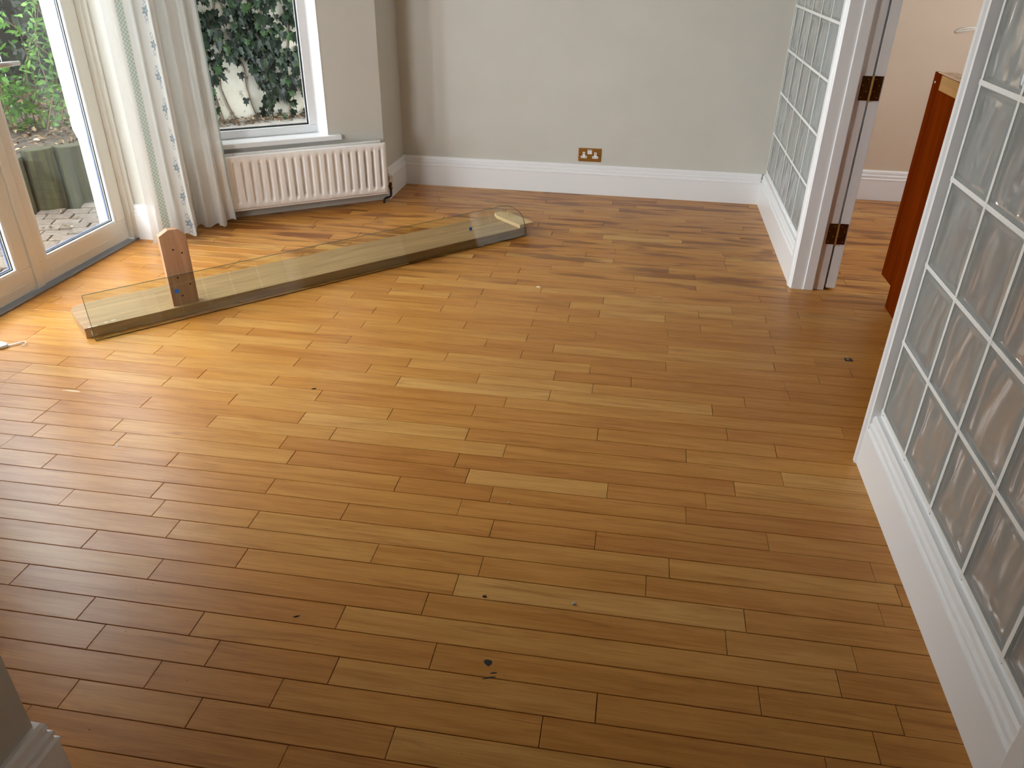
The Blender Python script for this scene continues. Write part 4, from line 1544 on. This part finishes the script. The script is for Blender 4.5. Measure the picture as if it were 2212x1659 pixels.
for k in range(60):
    p = Vector((rr.uniform(-3.9, -2.9), rr.uniform(3.2, 4.5), -0.092))
    if SNV.dot(p - SB) < -0.06:
        leaf_geo(mass, LAN, p, rr.uniform(0.015, 0.045), Vector((rr.uniform(-.3, .3), rr.uniform(-.3, .3), 1)), Vector((rr.uniform(-1, 1), rr.uniform(-1, 1), 0.05)), 0.3, 0.5)
me = bpy.data.meshes.new('leaf_litter')
mass.to_mesh(me)
mass.free()
tag(link('leaf_litter', me, 'dead_leaf'), 'dry brown leaf litter strewn over beds and paving', 'leaf litter', kind='stuff')

# shrub with pale trunk and fresh green leaves
sb = empty('shrub')
tag(sb, 'leafy green shrub with a pale twisted trunk outside the patio doors', 'shrub')
tr_ = [SB + SD * a_ + SNV * d_ + Vector((0, 0, z_)) for a_, d_, z_ in ((0.60, 0.45, 0.24), (0.575, 0.48, 0.45), (0.570, 0.50, 0.62), (0.565, 0.50, 0.80), (0.545, 0.50, 1.07), (0.50, 0.55, 1.4), (0.52, 0.6, 1.9))]
MB().tube(tr_, [0.058, 0.046, 0.040, 0.036, 0.044, 0.036, 0.028], 10).build('trunk', 'bark', sb, smooth=True)
rr = random.Random(8)
tips = []
for k in range(18):
    base = tr_[rr.randrange(2, 6)] if k % 5 == 0 else SB + SD * rr.uniform(0.1, 0.50) + SNV * rr.uniform(0.35, 0.8) + Vector((0, 0, 0.28))
    d0 = SD * rr.uniform(-0.35, 0.25) + SNV * rr.uniform(-0.3, 0.3) + Vector((0, 0, rr.uniform(0.3, 1.1)))
    d0.normalize()
    L_ = rr.uniform(0.4, 0.95)
    pts = [base]
    for q in range(6):
        d0 = (d0 + Vector((rr.uniform(-.22, .22), rr.uniform(-.22, .22), rr.uniform(-.25, .18)))).normalized()
        pts.append(pts[-1] + d0 * L_ / 6)
    MB().tube(pts, [0.005, 0.0045, 0.004, 0.0035, 0.003, 0.0024, 0.0016], 5).build('branch', 'twig', sb)
    tips.append(pts)
mass = bmesh.new()
nl = 0
for pts in tips:
    for q in range(1, len(pts)):
        for w in range(8):
            p = pts[q - 1].lerp(pts[q], rr.random()) + Vector((rr.uniform(-.05, .05), rr.uniform(-.05, .05), rr.uniform(-.03, .05)))
            nrm = Vector((rr.uniform(-.7, .7), rr.uniform(-1, .1), rr.uniform(.1, 1)))
            upv = Vector((rr.uniform(-1, 1), rr.uniform(-1, 1), rr.uniform(-.5, .6)))
            size = rr.uniform(0.035, 0.068)
            pr = project(p)
            if pr and 0 < pr[0] < 230 and 0 < pr[1] < 330 and nl < 300 and rr.random() < 0.6:
                single_leaf('leaf', 'shrub_leaf', sb, LAN, p, size, nrm, upv)
                nl += 1
            else:
                leaf_geo(mass, LAN, p, size, nrm, upv)
me = bpy.data.meshes.new('foliage')
mass.to_mesh(me)
mass.free()
tag(link('foliage', me, 'shrub_leaf', sb), kind='stuff')

# dark hedge behind, made tall above the view to hold back sky light
mass = bmesh.new()
for k in range(5600):
    a, d_, z = rr.uniform(-2.0, 2.0), rr.uniform(1.1, 2.1), rr.uniform(0.3, 3.0)
    p = SB + SD * a + SNV * d_ + Vector((0, 0, z))
    leaf_geo(mass, LAN, p, rr.uniform(0.06, 0.12), Vector((rr.uniform(-.3, 1), rr.uniform(-1, .1), rr.uniform(0, 1))), Vector((rr.uniform(-1, 1), rr.uniform(-1, 1), rr.uniform(-1, 1))))
me = bpy.data.meshes.new('hedge')
mass.to_mesh(me)
mass.free()
tag(link('hedge', me, 'hedge_leaf'), 'dark shaded hedge leaves behind the shrub and trunk', 'hedge', kind='stuff')
